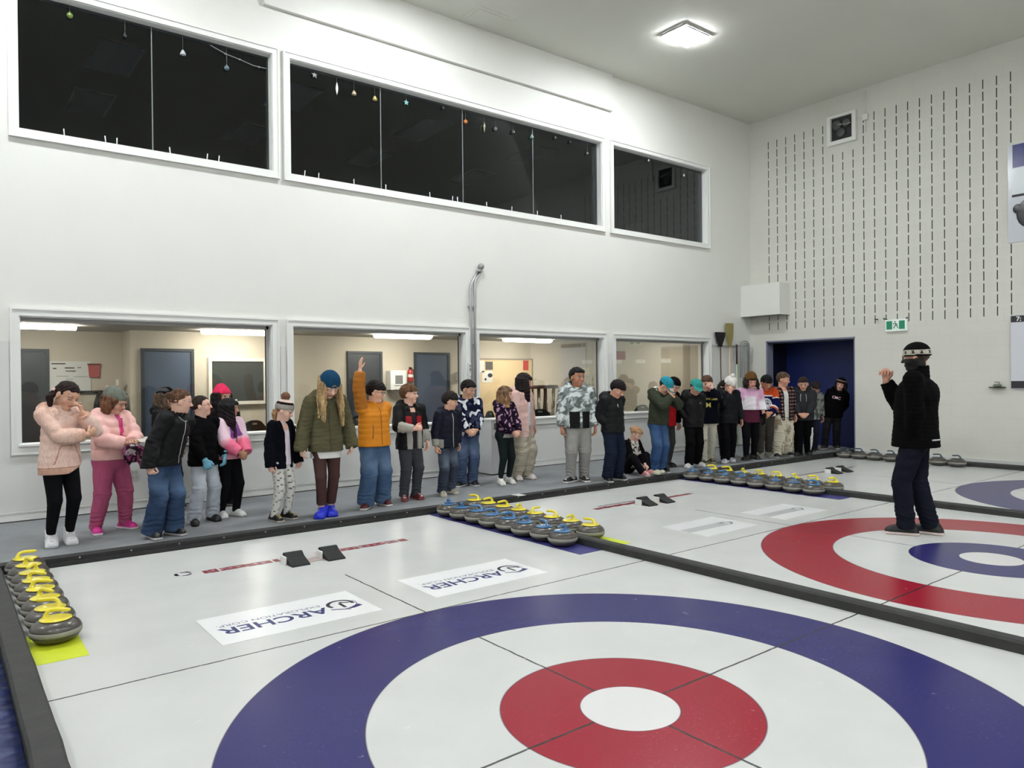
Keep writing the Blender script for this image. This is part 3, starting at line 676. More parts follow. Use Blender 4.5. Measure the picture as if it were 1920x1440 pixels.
e=bobj('wire_loop',B().tube([(0,0,0),(.16,0,.01),(.2,0,-.05),(.16,0,-.3),(.05,0,-.36),(-.02,0,-.3)],.005,6),PIPE); e.location=(11.3,YW-.06,2.17); tag(e,'thin wire loop at the right end of the tool rail','wire')
# ornaments in the upper windows
def orn(x,z,kind,col,label,r=.035):
    m=mat('ornament_%d_%d_%d'%col,col,.25,metal=.3,coat=.5); e=empty('hanging_ornament',(x,7.155,z),label=label,cat='ornament',group='ornaments hung inside the upper windows')
    b=B()
    if kind=='ball': b.sphere((0,0,0),r,14); b.lathe([(.001,0),(.009,0),(.009,.012),(.001,.012)],(0,0,r-.003),8)
    elif kind=='spindle': b.lathe([(.001,-.09),(.012,-.05),(.02,0),(.012,.05),(.001,.09)],seg=10)
    elif kind=='star':
        P=[(( .045 if i%2==0 else .02)*math.sin(PI*i/5),(.045 if i%2==0 else .02)*math.cos(PI*i/5)) for i in range(10)]
        b.prism(P,-.006,.006,Matrix.Rotation(rad(90),4,'X'))
    elif kind=='bell': b.lathe([(.035,-.03),(.032,-.01),(.022,.012),(.012,.03),(.001,.035)],seg=14); b.sphere((0,0,-.03),.01,8)
    part('ornament_body',b,m,e)
    part('thread',B().tube([(0,0,r),(0,0,5.775-z)],.0015,4),mat('thread',(150,150,150),.5),e)
    return e
S=(196,200,204); D=(60,62,66); G_=(120,124,96); T_=(118,170,166); AU=(196,176,110)
for i,(x,z,k,c,l) in enumerate([(-1.322,5.663,'ball',(118,140,70),'green round ornament at the far left of the upper windows'),(-.767,5.59,'ball',D,'dark silver ball left of the first pane joint upstairs'),(-.133,5.564,'bell',S,'bright silver bell ornament right of the first pane joint upstairs'),(.387,5.506,'ball',(90,110,116),'blue-grey ball low in the right half of the first upper window'),
 (1.551,5.703,'star',(40,42,42),'dark star at the left end of the long upper window'),(1.877,5.598,'spindle',(235,235,235),'white spindle ornament in the long upper window'),(2.135,5.598,'bell',(196,180,150),'cream and dark bell right of the white spindle'),(2.461,5.596,'bell',AU,'gold bell just left of the first joint of the long upper window'),
 (2.978,5.65,'star',T_,'teal star in the second pane of the long upper window'),(3.624,5.712,'ball',D,'dim grey ball in the second pane of the long upper window'),(4.039,5.585,'ball',(206,130,70),'small orange-gold ball beside the second joint of the long upper window'),(4.401,5.574,'spindle',G_,'dull green spindle in the third pane of the long upper window'),
 (4.625,5.593,'ball',(110,112,108),'grey ball right of the dull green spindle'),(4.988,5.622,'bell',(90,92,94),'dark grey bell in the third pane of the long upper window'),(5.387,5.62,'bell',(150,180,176),'pale teal bell beside the third joint of the long upper window'),
 (5.914,5.695,'ball',(110,120,110),'first small ball in the last pane of the long upper window'),(6.263,5.687,'ball',D,'second small ball in the last pane of the long upper window'),(6.675,5.565,'ball',(120,122,126),'lowest small ball near the right end of the long upper window'),
 (8.309,5.725,'ball',S,'tiny bright ball in the small right upper window'),(9.361,5.608,'ball',S,'silver ball near the right side of the small right upper window')]):
    orn(x,z,k,c,l,.022 if x>5.6 or c==D else .033)
b=B().tube([(.02,0,.0),(.2,0,-.06),(.38,0,-.085),(.55,0,-.12),(.72,0,-.115)],.005,6)
for q in ((.2,-.06),(.38,-.085),(.62,-.12)): b.sphere((q[0],0,q[1]),.013,8)
o=bobj('light_string',b,mat('string_grey',(130,134,136),.5)); o.location=(.17,7.15,5.74); tag(o,'thin beaded light string drooping along the top of the left upper window','light string')
CL=mat('clip_white',(214,216,216),.4)
c0=None
WN=[('left',[-1.39,-.98,-.87,-.29,.13,.27]),('long',[1.39,1.59,2.12,2.62,3.37,3.77,3.87,4.43,4.94,5.49,6.03])]; ON=['first','second','third','fourth','fifth','sixth','seventh','eighth','ninth','tenth','eleventh']
for x in [-1.39,-.98,-.87,-.29,.13,.27,1.39,1.59,2.12,2.62,3.37,3.77,3.87,4.43,4.94,5.49,6.03]:
    if c0 is None:
        c0=bobj('sill_clip',B().tube([(0,0,0),(0,0,.10)],.0065,6).box(-.012,.012,-.006,.006,0,.008),CL); o=c0
    else: o=c0.copy(); COL.objects.link(o)
    o.location=(x,7.15,4.282); o.rotation_euler=(0,rad((int(x*100)%7-3)*2),0); tag(o,next(f'{ON[l.index(x)]} white peg from the left on the sill of the {n_} upper window' for n_,l in WN if x in l),'peg','white pegs on the upper window sills')
# troffers of the dark lounge
TP=mat('unlit_troffer',(226,234,250),.5); 
t0=None
for i,(x,y,l) in enumerate([(-.42,9.78,'unlit ceiling panel of the dark lounge, upper one in the left upper window'),(-.42,12.0,'unlit ceiling panel of the dark lounge, lower one in the left upper window'),(2.25,9.7,'unlit ceiling panel behind the white spindle ornament'),(2.25,12.0,'unlit ceiling panel low at the right of the left upper window'),(4.85,9.78,'unlit ceiling panel in the second pane of the long upper window'),(4.85,12.0,'unlit ceiling panel low in the first pane of the long upper window'),(7.5,9.78,'unlit ceiling panel in the third pane of the long upper window'),(7.5,12.0,'unlit ceiling panel low in the second pane of the long upper window')]):
    if t0 is None:
        t0=empty('ceiling_panel',label=l,cat='ceiling light'); part('panel_diffuser',B().box(-.28,.28,-.58,.58,-.02,-.004),TP,t0); b=B(); b.box(-.31,.31,-.61,-.58,-.024,0); b.box(-.31,.31,.58,.61,-.024,0); b.box(-.31,-.28,-.58,.58,-.024,0); b.box(.28,.31,-.58,.58,-.024,0); part('panel_frame',b,mat('dim_frame',(90,92,96),.5),t0); o=t0
    else: o=copy_tree(t0); o['label']=l
    o.location=(x,y,6.35)
for (x,y,w_,h_,l) in [(9.2,11.3,1.0,1.2,'framed dark picture at the left behind the small upper window'),(10.9,10.5,.8,1.3,'framed banner with leaf design behind the small upper window')]:
    e=empty('framed_picture',(11.59,y,4.9),label=l,cat='picture'); part('picture_frame',B().box(-.03,0,-w_/2,w_/2,-h_/2,h_/2),mat('black_frame',(16,16,16),.4),e); part('picture_sheet',B().box(-.034,-.03,-w_/2+.07,w_/2-.07,-h_/2+.07,h_/2-.07),mat('dim_picture',(120,118,112),.6,noise=.4,nscale=6),e)
# ================================================================ VIEWING ROOM
DOOR=mat('slate_blue_door',(66,78,98),.45); DFR=mat('dark_door_frame',(40,46,54),.5)
def rdoor(n,x0,x1,z1,y,m=DOOR):
    e=empty(f'door_{n}',(x0,y,ZP),kind='structure'); w_=x1-x0
    part('door_leaf',B().box(.05,w_-.05,-.03,0,0,z1-ZP-.05),m,e); b=B(); b.box(0,.05,-.05,0,0,z1-ZP); b.box(w_-.05,w_,-.05,0,0,z1-ZP); b.box(.05,w_-.05,-.05,0,z1-ZP-.05,z1-ZP); part('door_frame',b,DFR,e)
    part('door_handle',B().tube([(w_-.12,-.03,.95),(w_-.12,-.07,.95),(w_-.2,-.07,.95)],.01,6),PIPE,e)
    return e
rdoor(2,.155,1.0,2.12,YB); rdoor(3,3.90,4.67,2.13,YB,mat('dark_slate_door',(44,48,52),.45)); rdoor(4,5.43,6.32,2.13,YB); rdoor(5,-1.75,-1.08,2.11,11.9,mat('dark_slate_door',(44,48,52),.45))
e=empty('window_8',(1.3,YB,1.19),kind='structure'); part('glass_pane',B().box(.0,.92,-.02,-.005,0,.72),mat('dark_office_glass',(58,60,58),.08),e); b=B(); b.box(-.06,0,-.04,0,-.06,.78); b.box(.92,.98,-.04,0,-.06,.78); b.box(0,.92,-.04,0,.72,.78); b.box(-.06,.98,-.06,0,-.06,0); part('window_frame',b,mat('cream_frame',(206,200,188),.5),e)
def flatthing(name,x,y,z,w_,h_,m,label,cat,d=.01,rz=0,grp=None):
    o=bobj(name,B().box(-w_/2,w_/2,-d,0,-h_/2,h_/2),m); o.location=(x,y,z); o.rotation_euler=(0,0,rz); tag(o,label,cat,grp); return o
PAP=mat('paper_white',(222,218,208),.6); REDP=mat('red_paper',(190,50,40),.5)
o=flatthing('whiteboard',-.78,11.9,1.66,.60,.50,mat('whiteboard_white',(204,204,200),.3),'whiteboard with notes behind the girl in the peach hoodie','whiteboard',.02)
b=B()
for x,z,w_,h_ in ((-.27,.20,.2,.02),(-.08,.13,.14,.02),(-.07,.08,.15,.015),(-.25,.12,.05,.02),(.1,.14,.06,.012),(-.2,.0,.18,.006),(.05,-.01,.2,.006),(-.06,-.05,.1,.006)): b.box(x,x+w_,-.022,-.02,z,z+h_)
part('marker_writing',b,mat('dark_marker',(60,54,56),.6),o)
o=bobj('board_ledge',B().box(-.35,.35,-.06,0,-.015,.015),mat('black_ledge',(20,20,22),.5)); o.location=(-.62,11.9,1.40); tag(o,'black ledge below the whiteboard','ledge')
o=empty('sharps_pocket',(-.43,11.9,1.75),label='red wall pocket right of the whiteboard',cat='wall pocket'); part('pocket',B().prism([(-.075,-.11),(.075,-.11),(.09,.10),(-.09,.10)],0,.04,Matrix.Rotation(rad(90),4,'X')),mat('faded_red_plastic',(168,70,66),.5),o); part('pocket_rim',B().box(-.10,.10,-.045,0,.10,.125),mat('maroon_rim',(92,40,36),.5),o)
# coat rack with dark coats
o=empty('coat_rack',(-.28,11.3,ZP),label='dark coats hanging on a stand behind the girl with the grey beanie',cat='coat rack')
part('rack_pole',B().tube([(0,0,0),(0,0,1.36)],.02,8).tube([(-.25,0,1.33),(.25,0,1.28)],.012,8),mat('black_metal',(22,22,24),.4),o)
b=B()
for dx in (-.14,.0,.13): b.sphere((dx,0,.98),(.12,.13,.36),18)
part('hanging_coat',b,mat('black_coat',(22,20,22),.9),o)
part('flower_trim',B().sphere((.03,-.02,1.40),.03,8).sphere((-.05,0,1.41),.026,8).sphere((.1,0,1.39),.025,8),mat('pale_flower',(180,164,150),.8),o)
flatthing('notice',-.15,YB+.3,1.55,.24,.10,PAP,'pale notice on the recessed wall beside the coats','notice',.008,rz=rad(90))
o=empty('defibrillator_cabinet',(4.96,YB,1.54),label='white defibrillator cabinet with small window on the room wall',cat='cabinet')
part('cabinet_shell',B().rbox(-.19,.19,-.2,0,-.20,.20,.015),mat('cabinet_shell_white',(214,212,206),.4),o); part('cabinet_window',B().box(-.09,.09,-.206,-.2,-.08,.10),mat('cabinet_window_grey',(120,120,120),.2),o); b=B(); b.box(-.11,.11,-.212,-.2,-.10,-.08); b.box(-.11,.11,-.212,-.2,.10,.12); b.box(-.11,-.09,-.212,-.2,-.08,.10); b.box(.09,.11,-.212,-.2,-.08,.10); part('window_rim',b,TRIM,o)
o=empty('fire_extinguisher',(5.31,YB-.07,1.50),label='red fire extinguisher on the wall right of the defibrillator cabinet',cat='fire extinguisher')
part('cylinder',B().lathe([(.01,0),(.055,.0),(.06,.02),(.06,.22),(.045,.255),(.02,.27)],seg=20),mat('red_paint',(168,28,30),.3,coat=.5),o); part('valve_handle',B().rbox(-.03,.03,-.015,.015,.27,.31,.005).tube([(.02,0,.29),(.07,0,.25),(.07,0,.12)],.009,6),mat('black_metal'),o); part('paper_label',B().lathe([(.0612,.10),(.0612,.16)],seg=20,cap=False),PAP,o)
o=bobj('hand_sanitiser_dispenser',B().rbox(-.06,.06,-.1,0,-.1,.1,.02),mat('dispenser_grey',(176,176,172),.4)); o.location=(6.55,YB,1.61); tag(o,'pale hand sanitiser dispenser on the wall right of the third room door','dispenser'); part('dark_window',B().rbox(-.03,.03,-.104,-.1,-.03,.06,.01),mat('dispenser_dark',(90,92,94),.4),o)
CORK=mat('beige_pinboard',(214,188,146),.8,noise=.04,nscale=60)
o=flatthing('pinboard',7.86,YB,1.20,1.62,1.58,CORK,'large beige pin board behind the girls in the third lower window','pinboard',.02); b=B(); b.box(-.83,.83,-.035,0,.79,.82); b.box(.81,.84,-.035,0,-.79,.79); part('board_frame',b,mat('grey_board_frame',(140,132,122),.5),o)
for x,z,w_,h_,m,l in [(7.17,1.83,.18,.27,PAP,'white sheet at the top left of the pin board'),(7.40,1.85,.20,.18,mat('dark_printed_sheet',(74,72,70),.6,noise=.5,nscale=25),'dark printed sheet with white boxes on the pin board'),(7.34,1.60,.30,.26,PAP,'white poster with dark blot on the pin board'),(8.48,1.86,.16,.23,REDP,'red notice at the right edge of the pin board')]:
    flatthing('notice',x,YB-.022,z,w_,h_,m,l,'notice',.006)
b=B(); b.sphere((.06,-.008,.03),(.07,.002,.05),12); b.sphere((-.07,-.008,-.06),(.03,.002,.03),10); o=bobj('poster_blot',b,DK); o.location=(7.36,YB-.024,1.60); tag(o,'dark map-like blot printed on the white poster of the pin board','print')
# diagonal wall papers (window 4)
d=Vector((11.45-8.65,8.9-YB,0)).normalized(); ang=math.atan2(d.y,d.x)
def diag(t,z,w_,h_,m,l):
    P=Vector((8.65,YB,0))+d*t; n=Vector((d.y,-d.x,0))*.003
    flatthing('notice',P.x+n.x,P.y+n.y,z,w_,h_,m,l,'notice',.006,ang)
for t,z,w_,h_,m,l in [(1.35,1.93,.24,.09,PAP,'leftmost small white notice behind the fourth lower window'),(2.05,1.93,.24,.09,PAP,'second small white notice behind the fourth lower window'),(2.62,1.93,.22,.09,PAP,'third small white notice behind the fourth lower window'),(3.22,1.94,.24,.10,PAP,'fourth small white notice nearest the room corner'),(1.3,1.70,.2,.18,mat('tan_paper',(214,204,172),.6),'tan paper behind the fourth lower window above the dark-haired boy')]: diag(t,z,w_,h_,m,l)
o=bobj('hanging_sign',B().box(-.12,.12,-.005,.005,-.10,.08).tube([(-.1,0,.08),(-.1,0,.3)],.002,4).tube([(.1,0,.08),(.1,0,.3)],.002,4),mat('red_sign',(196,60,64),.5)); o.location=(9.0,8.6,2.03); o.rotation_euler=(0,0,-.3); tag(o,'small red sign hanging from the room ceiling in the fourth lower window','sign')
# chairs and tables
CHB=mat('black_chair_fabric',(22,22,24),.8); CHM=mat('dark_chair_frame',(40,40,42),.4,metal=.5)
def chair(x,y,rz,label):
    e=empty('stacking_chair',(x,y,ZP),rz,label=label,cat='chair',group='black chairs in the viewing room')
    part('seat',B().rbox(-.22,.22,-.21,.22,.42,.48,.05),CHB,e)
    P=[(-.24,.46),(-.25,.62),(-.22,.80),(-.12,.89),(-.05,.91),(.05,.91),(.12,.89),(.22,.80),(.25,.62),(.24,.46)]
    M_=Matrix.Translation((0,-.19,0))@Matrix.Rotation(rad(90),4,'X')@Matrix.Rotation(rad(0),4,'Y')
    b=B().prism(P,0,.035,M_); part('backrest',b,CHB,e)
    part('grip_hole',B().rbox(-.045,.045,-.228,-.186,.845,.875,.01),mat('grip_pale',(170,168,160),.5),e)
    for sx in (-1,1):
        for sy in (-1,1): part('leg',B().tube([(sx*.2,sy*.18,.43),(sx*.23,sy*.23,0)],.012,6),CHM,e)
    return e
for x,y,a,l in [(.35,8.3,2.9,'black chair behind the girl in the black coat'),(1.0,8.55,.4,'black chair seen right of the long-haired girl in pink and purple'),(1.62,8.6,-.6,'second black chair right of the long-haired girl in pink'),(2.25,8.3,.2,'black chair left of the girl with the long blond hair'),(2.75,8.5,-.2,'black chair in the gap right of the pom-pom hat'),
     (5.05,8.3,.6,'black chair behind the boy in the red and black jacket'),(5.75,8.35,-.1,'black chair between the boys in navy'),(7.5,8.3,.1,'black chair between the beige bar stools and the boy in camouflage'),(8.1,8.2,.3,'black chair right of the boy in camouflage'),(9.05,8.25,.0,'black chair with round back between the black puffer boy and the teal cap'),(9.6,8.2,-.2,'black chair left of the boy covering his face'),(6.35,8.25,-.4,'black chair left of the girl in the dark flowered hoodie')]:
    chair(x,y,a,l)
TT=mat('table_top_white',(224,220,210),.4)
def table(x,y,w_,label,rz=0):
    e=empty('folding_table',(x,y,ZP),rz,label=label,cat='table'); part('table_top',B().rbox(-w_/2,w_/2,-.37,.37,.70,.74,.03),TT,e)
    for sx in (-1,1):
        for sy in (-1,1): part('leg',B().tube([(sx*(w_/2-.15),sy*.3,.70),(sx*(w_/2-.15),sy*.33,0)],.016,6),mat('brown_leg',(96,66,44),.5),e)
for x,y,w_,l in [(1.55,9.6,1.5,'white-topped table behind the first lower window'),(3.1,9.6,1.4,'white-topped table behind the second lower window'),(8.9,9.0,1.3,'white-topped table behind the fourth lower window')]: table(x,y,w_,l)
# upturned bar stools stacked
BW=mat('brown_wood',(96,66,56),.45); 
def stool(x,y,rz,label,dz=0):
    e=empty('bar_stool',(x,y,ZP+dz),rz,label=label,cat='stool',group='brown bar stools stacked behind the third lower window')
    part('seat',B().lathe([(.01,0),(.17,0),(.185,.02),(.185,.05),(.17,.065),(.01,.07)],(0,0,1.28),24),BW,e)
    for i in range(4):
        a=PI/4+i*PI/2; part('leg',B().tube([(.12*math.cos(a),.12*math.sin(a),1.28),(.07*math.cos(a),.07*math.sin(a),.45)],.02,6),BW if i%2 else mat('chrome_leg',(200,190,180),.2,metal=.8),e)
    part('foot_ring',B().tube([(.10*math.cos(2*PI*i/16),.10*math.sin(2*PI*i/16),.8) for i in range(16)],.009,6,closed=True),mat('chrome_leg'),e)
    part('base_column',B().tube([(0,0,0),(0,0,.5)],.09,10),mat('dark_wood',(60,40,36),.5),e)
stool(6.62,8.5,.2,'brown round-seated bar stool, left of the pair behind the girl in pale pink'); stool(6.98,8.6,.7,'brown round-seated bar stool, right of the pair beside the boy in camouflage')
o=bobj('leaning_board',B().rbox(-.16,.16,-.02,.02,0,1.25,.01),mat('pinkish_board',(176,120,112),.5)); o.location=(6.35,8.75,ZP); tag(o,'pinkish brown board leaning behind the girl in pale pink','board')
# cap-like paper ornament in window 4 (curling stone picture hung on the pane)
# ================================================================ FIGURES: signed-distance modelling -> one smooth surface
def _n(a): a=np.asarray(a,float); return a/ (np.linalg.norm(a)+1e-9)
def A3(*a): return np.array(a,float)
def rotx(d): c,s=math.cos(rad(d)),math.sin(rad(d)); return np.array([[1,0,0],[0,c,-s],[0,s,c]])
def roty(d): c,s=math.cos(rad(d)),math.sin(rad(d)); return np.array([[c,0,s],[0,1,0],[-s,0,c]])
def rotz(d): c,s=math.cos(rad(d)),math.sin(rad(d)); return np.array([[c,-s,0],[s,c,0],[0,0,1]])
class SDF:
    def __init__(s,h): s.h=h; s.ops=[]; s.lo=np.full(3,1e9); s.hi=np.full(3,-1e9)
    def _add(s,fn,lo,hi,k,mode):
        s.ops.append((fn,np.array(lo),np.array(hi),k,mode))
        if mode=='u': s.lo=np.minimum(s.lo,lo); s.hi=np.maximum(s.hi,hi)
        return s
    def cone(s,p0,p1,r0,r1,k=.01,flat=None,mode='u',puff=None,cut=None,bow=0,seed=0):
        p0=np.asarray(p0,float);p1=np.asarray(p1,float); ba=p1-p0; L=np.linalg.norm(ba)+1e-9; bn=ba/L
        ext=max(r0,r1)+ (puff[1] if puff else 0)+abs(bow)
        def fn(X,Y,Z):
            vx,vy,vz=X-p0[0],Y-p0[1],Z-p0[2]
            d0=vx*bn[0]+vy*bn[1]+vz*bn[2]; t=np.clip(d0/L,0,1)
            qx,qy,qz=vx-t*ba[0],vy-t*ba[1],vz-t*ba[2]
            if flat is not None:
                a,fk=flat; a=_n(a); c=qx*a[0]+qy*a[1]+qz*a[2]; m=(1/fk-1)
                qx=qx+m*c*a[0];qy=qy+m*c*a[1];qz=qz+m*c*a[2]
            r=r0+(r1-r0)*t
            if bow: r=r+bow*np.sin(PI*t)
            if puff: r=r+puff[1]*(np.abs(np.sin(PI*d0/puff[0]+seed))**.6-.5)
            d=np.sqrt(qx*qx+qy*qy+qz*qz)-r
            if cut is not None:
                if cut[0] is not None: d=np.maximum(d,cut[0]*L-d0)
                if cut[1] is not None: d=np.maximum(d,d0-cut[1]*L)
            return d
        return s._add(fn,np.minimum(p0,p1)-ext,np.maximum(p0,p1)+ext,k,mode)
    def ell(s,c,r,R=None,k=.01,mode='u'):
        c=np.asarray(c,float); r=np.asarray(r,float); R=np.eye(3) if R is None else R; e=np.sqrt((R**2)@(r**2))
        def fn(X,Y,Z):
            x,y,z=X-c[0],Y-c[1],Z-c[2]
            a=(x*R[0,0]+y*R[1,0]+z*R[2,0]);b=(x*R[0,1]+y*R[1,1]+z*R[2,1]);d=(x*R[0,2]+y*R[1,2]+z*R[2,2])
            k0=np.sqrt((a/r[0])**2+(b/r[1])**2+(d/r[2])**2); k1=np.sqrt((a/r[0]**2)**2+(b/r[1]**2)**2+(d/r[2]**2)**2)+1e-9
            return k0*(k0-1)/k1
        return s._add(fn,c-e,c+e,k,mode)
    def box(s,c,b,R=None,rr=.01,k=.01,mode='u'):
        c=np.asarray(c,float); b=np.asarray(b,float); R=np.eye(3) if R is None else R; e=np.abs(R)@(b)+rr
        def fn(X,Y,Z):
            x,y,z=X-c[0],Y-c[1],Z-c[2]
            q=[np.abs(x*R[0,i]+y*R[1,i]+z*R[2,i])-(b[i]-rr) for i in range(3)]
            return np.sqrt(np.maximum(q[0],0)**2+np.maximum(q[1],0)**2+np.maximum(q[2],0)**2)+np.minimum(np.maximum(q[0],np.maximum(q[1],q[2])),0)-rr
        return s._add(fn,c-e,c+e,k,mode)
    def plane(s,p,n,k=.002):
        """keep the side the normal points away from"""
        p=np.asarray(p,float); n=_n(n)
        return s._add(lambda X,Y,Z:(X-p[0])*n[0]+(Y-p[1])*n[1]+(Z-p[2])*n[2],p,p,k,'i')
    def disp(s,fn): return s._add(fn,s.lo*0,s.lo*0,0,'d')
    def grid(s):
        h=s.h; lo=s.lo-3*h; n=np.ceil((s.hi+3*h-lo)/h).astype(int)+1
        ax=[(lo[i]+h*np.arange(n[i])).astype(np.float32) for i in range(3)]
        F=np.full(n,.06,np.float32)
        for fn,a,b,k,mode in s.ops:
            if mode in('u','s'):
                m=max(k,0)+2*h; i0=np.clip(np.floor((a-m-lo)/h).astype(int),0,n-1); i1=np.clip(np.ceil((b+m-lo)/h).astype(int)+1,1,n)
                sl=tuple(slice(i0[i],i1[i]) for i in range(3))
                if any(i1-i0<=0): continue
            else: sl=(slice(None),)*3
            X=ax[0][sl[0]][:,None,None];Y=ax[1][sl[1]][None,:,None];Z=ax[2][sl[2]][None,None,:]
            d=fn(X,Y,Z).astype(np.float32); G=F[sl]
            if mode=='d': F[sl]=G+d; continue
            if mode=='s': d=-d
            if mode=='u': f=np.minimum(G,d); 
            else: f=np.maximum(G,d)
            if k>0:
                hh=np.maximum(k-np.abs(G-d),0)/k; f=f-hh*hh*k*.25 if mode=='u' else f+hh*hh*k*.25
            F[sl]=f
        return F,lo
    def mesh(s,name,m,parent,colour=None,label=None,smooth=1):
        F,lo=s.grid(); v,q=nets(F,lo,s.h)
        if smooth: v=relax(v,q,smooth)
        me=bpy.data.meshes.new(name)
        me.vertices.add(len(v)); me.vertices.foreach_set('co',v.astype(np.float32).ravel())
        me.loops.add(len(q)*4); me.loops.foreach_set('vertex_index',q.astype(np.int32).ravel())
        me.polygons.add(len(q)); me.polygons.foreach_set('loop_start',np.arange(0,len(q)*4,4,dtype=np.int32)); me.polygons.foreach_set('loop_total',np.full(len(q),4,np.int32))
        me.polygons.foreach_set('use_smooth',np.ones(len(q),bool)); me.update(calc_edges=True)
        if colour is not None:
            c=colour(v) if callable(colour) else np.tile(np.array(lin(colour)),(len(v),1))
            at=me.color_attributes.new('Col','FLOAT_COLOR','POINT'); at.data.foreach_set('color',np.concatenate([c,np.ones((len(v),1))],1).astype(np.float32).ravel())
        o=link(name,me,m,parent)
        if label: o['label']=label
        o_v[o.name]=(v,q); return o
o_v={}
def nets(F,lo,h):
    S=F<0
    c=[S[i:S.shape[0]-1+i,j:S.shape[1]-1+j,k:S.shape[2]-1+k] for i in(0,1) for j in(0,1) for k in(0,1)]
    cnt=sum(x.astype(np.int8) for x in c); act=np.argwhere((cnt>0)&(cnt<8))
    vals={}
    for i in(0,1):
        for j in(0,1):
            for k in(0,1): vals[i,j,k]=F[act[:,0]+i,act[:,1]+j,act[:,2]+k]
    acc=np.zeros((len(act),3)); num=np.zeros(len(act))
    for a in vals:
        for ax in range(3):
            if a[ax]==0:
                b=list(a);b[ax]=1;b=tuple(b); va,vb=vals[a],vals[b]; m=(va<0)!=(vb<0)
                t=np.where(m,va/(va-vb+(~m)*1.0),0); p=np.zeros((len(act),3)); p[:]=a; p[:,ax]=t
                acc[m]+=p[m]; num+=m
    v=lo+(act+acc/num[:,None])*h
    idx=np.full(np.array(F.shape)-1,-1,np.int32); idx[act[:,0],act[:,1],act[:,2]]=np.arange(len(act))
    Q=[]
    for ax,(p,q) in enumerate(((1,2),(2,0),(0,1))):
        a=[slice(None)]*3;b=[slice(None)]*3; a[ax]=slice(0,-1);b[ax]=slice(1,None)
        d=S[tuple(a)].astype(np.int8)-S[tuple(b)].astype(np.int8)
        for sg in (1,-1):
            e=np.argwhere(d==sg); e=e[(e[:,p]>0)&(e[:,q]>0)&(e[:,p]<F.shape[p]-1)&(e[:,q]<F.shape[q]-1)]
            o=[]
            for dp,dq in ((1,1),(0,1),(0,0),(1,0)):
                f=e.copy(); f[:,p]-=dp; f[:,q]-=dq; o.append(idx[f[:,0],f[:,1],f[:,2]])
            o=np.stack(o,1); Q.append(o if sg==1 else o[:,::-1])
    return v,np.concatenate(Q)
def relax(v,q,it):
    e=np.concatenate([q[:,[0,1]],q[:,[1,2]],q[:,[2,3]],q[:,[3,0]]]); n=len(v)
    deg=np.bincount(e[:,0],minlength=n)+np.bincount(e[:,1],minlength=n)
    for _ in range(it):
        s=np.stack([np.bincount(e[:,0],v[e[:,1],i],n)+np.bincount(e[:,1],v[e[:,0],i],n) for i in range(3)],1)
        v=v*.5+.5*s/np.maximum(deg,1)[:,None]
    return v
SKIN=mat('skin',attr=True,rough=.5,spec=.35,noise=.05,nscale=60); SKIN.node_tree.nodes['Principled BSDF'].inputs['Subsurface Weight'].default_value=.06; SKIN.node_tree.nodes['Principled BSDF'].inputs['Subsurface Radius'].default_value=(.01,.004,.002)
HAIR=mat('hair_strands',attr=True,rough=.6,spec=.18,noise=.35,nscale=70,bump=.5,bscale=90,stretch=(1.4,1.4,.12))
FAB=mat('woven_fabric',attr=True,rough=.9,spec=.06,noise=.07,nscale=22,bump=.25,bscale=300)
DEN=mat('denim_fabric',attr=True,rough=.9,spec=.07,noise=.16,nscale=9,bump=.25,bscale=350)
NYL=mat('padded_nylon',attr=True,rough=.55,spec=.16,noise=.05,nscale=14,bump=.18,bscale=45)
KNIT=mat('knit_wool',attr=True,rough=.95,spec=.1,noise=.14,nscale=60,bump=.7,bscale=140,stretch=(1,1,.5))
SHOE=mat('shoe_material',attr=True,rough=.5,spec=.4,noise=.06,nscale=60,bump=.1,bscale=200)
METZ=mat('zip_metal',(186,186,180),.35,metal=.6)
def fold(seed,amp,f=22):
    rs=np.random.RandomState(seed); W=[(rs.normal(size=3)*np.array([.6,.6,1.0]),rs.rand()*6) for _ in range(5)]
    def fn(X,Y,Z):
        s=0
        for i,(w_,p) in enumerate(W): s=s+np.sin(f*(1+.35*i)*(w_[0]*X+w_[1]*Y+w_[2]*Z)+p+1.5*np.sin(9*X+7*Z+p))
        return (amp/2.2*s)
    return fn
def C(c):
    c=np.array(lin(c)); return c*(.35+.65*min(1,c.mean()/.05))
def nz(v,seed,f):
    rs=np.random.RandomState(seed); s=np.zeros(len(v)); w=v+.35/f*np.stack([np.sin(v@(rs.normal(size=3)*f)+rs.rand()*6) for _ in range(3)],1)*2
    for i in range(12):
        d=rs.normal(size=3); d/=np.linalg.norm(d); s+=np.sin(f*(.7+.9*rs.rand())*1.3*(w@d)+rs.rand()*6)
    return s/4.2
def ik(S,T,l1,l2,pole):
    d=T-S; L=np.linalg.norm(d); mx=(l1+l2)*.995
    if L>mx: T=S+d/L*mx; d=T-S; L=mx
    L=max(L,abs(l1-l2)+.01)
    a=(l1*l1-l2*l2+L*L)/(2*L); h=math.sqrt(max(l1*l1-a*a,0)); dn=_n(d); p=np.asarray(pole,float); p=_n(p-dn*p.dot(dn))
    return S+dn*a+p*h, T
class Person: pass
ARM={ # wrist (x outward, y forward, z) in heights, elbow pole, hand direction, palm normal, curl
 'down':((.158,.03,.475),(.25,-1,0),(0,.18,-1),(-1,.1,0),28),
 'clasp':((.048,.150,.535),(1,-.5,-.3),(-.75,.35,-.55),(-.3,-.9,.1),45),
 'pocket':((.088,.02,.54),(.45,-1,0),(-.6,.0,-.8),(-.3,-.9,0),40),
}
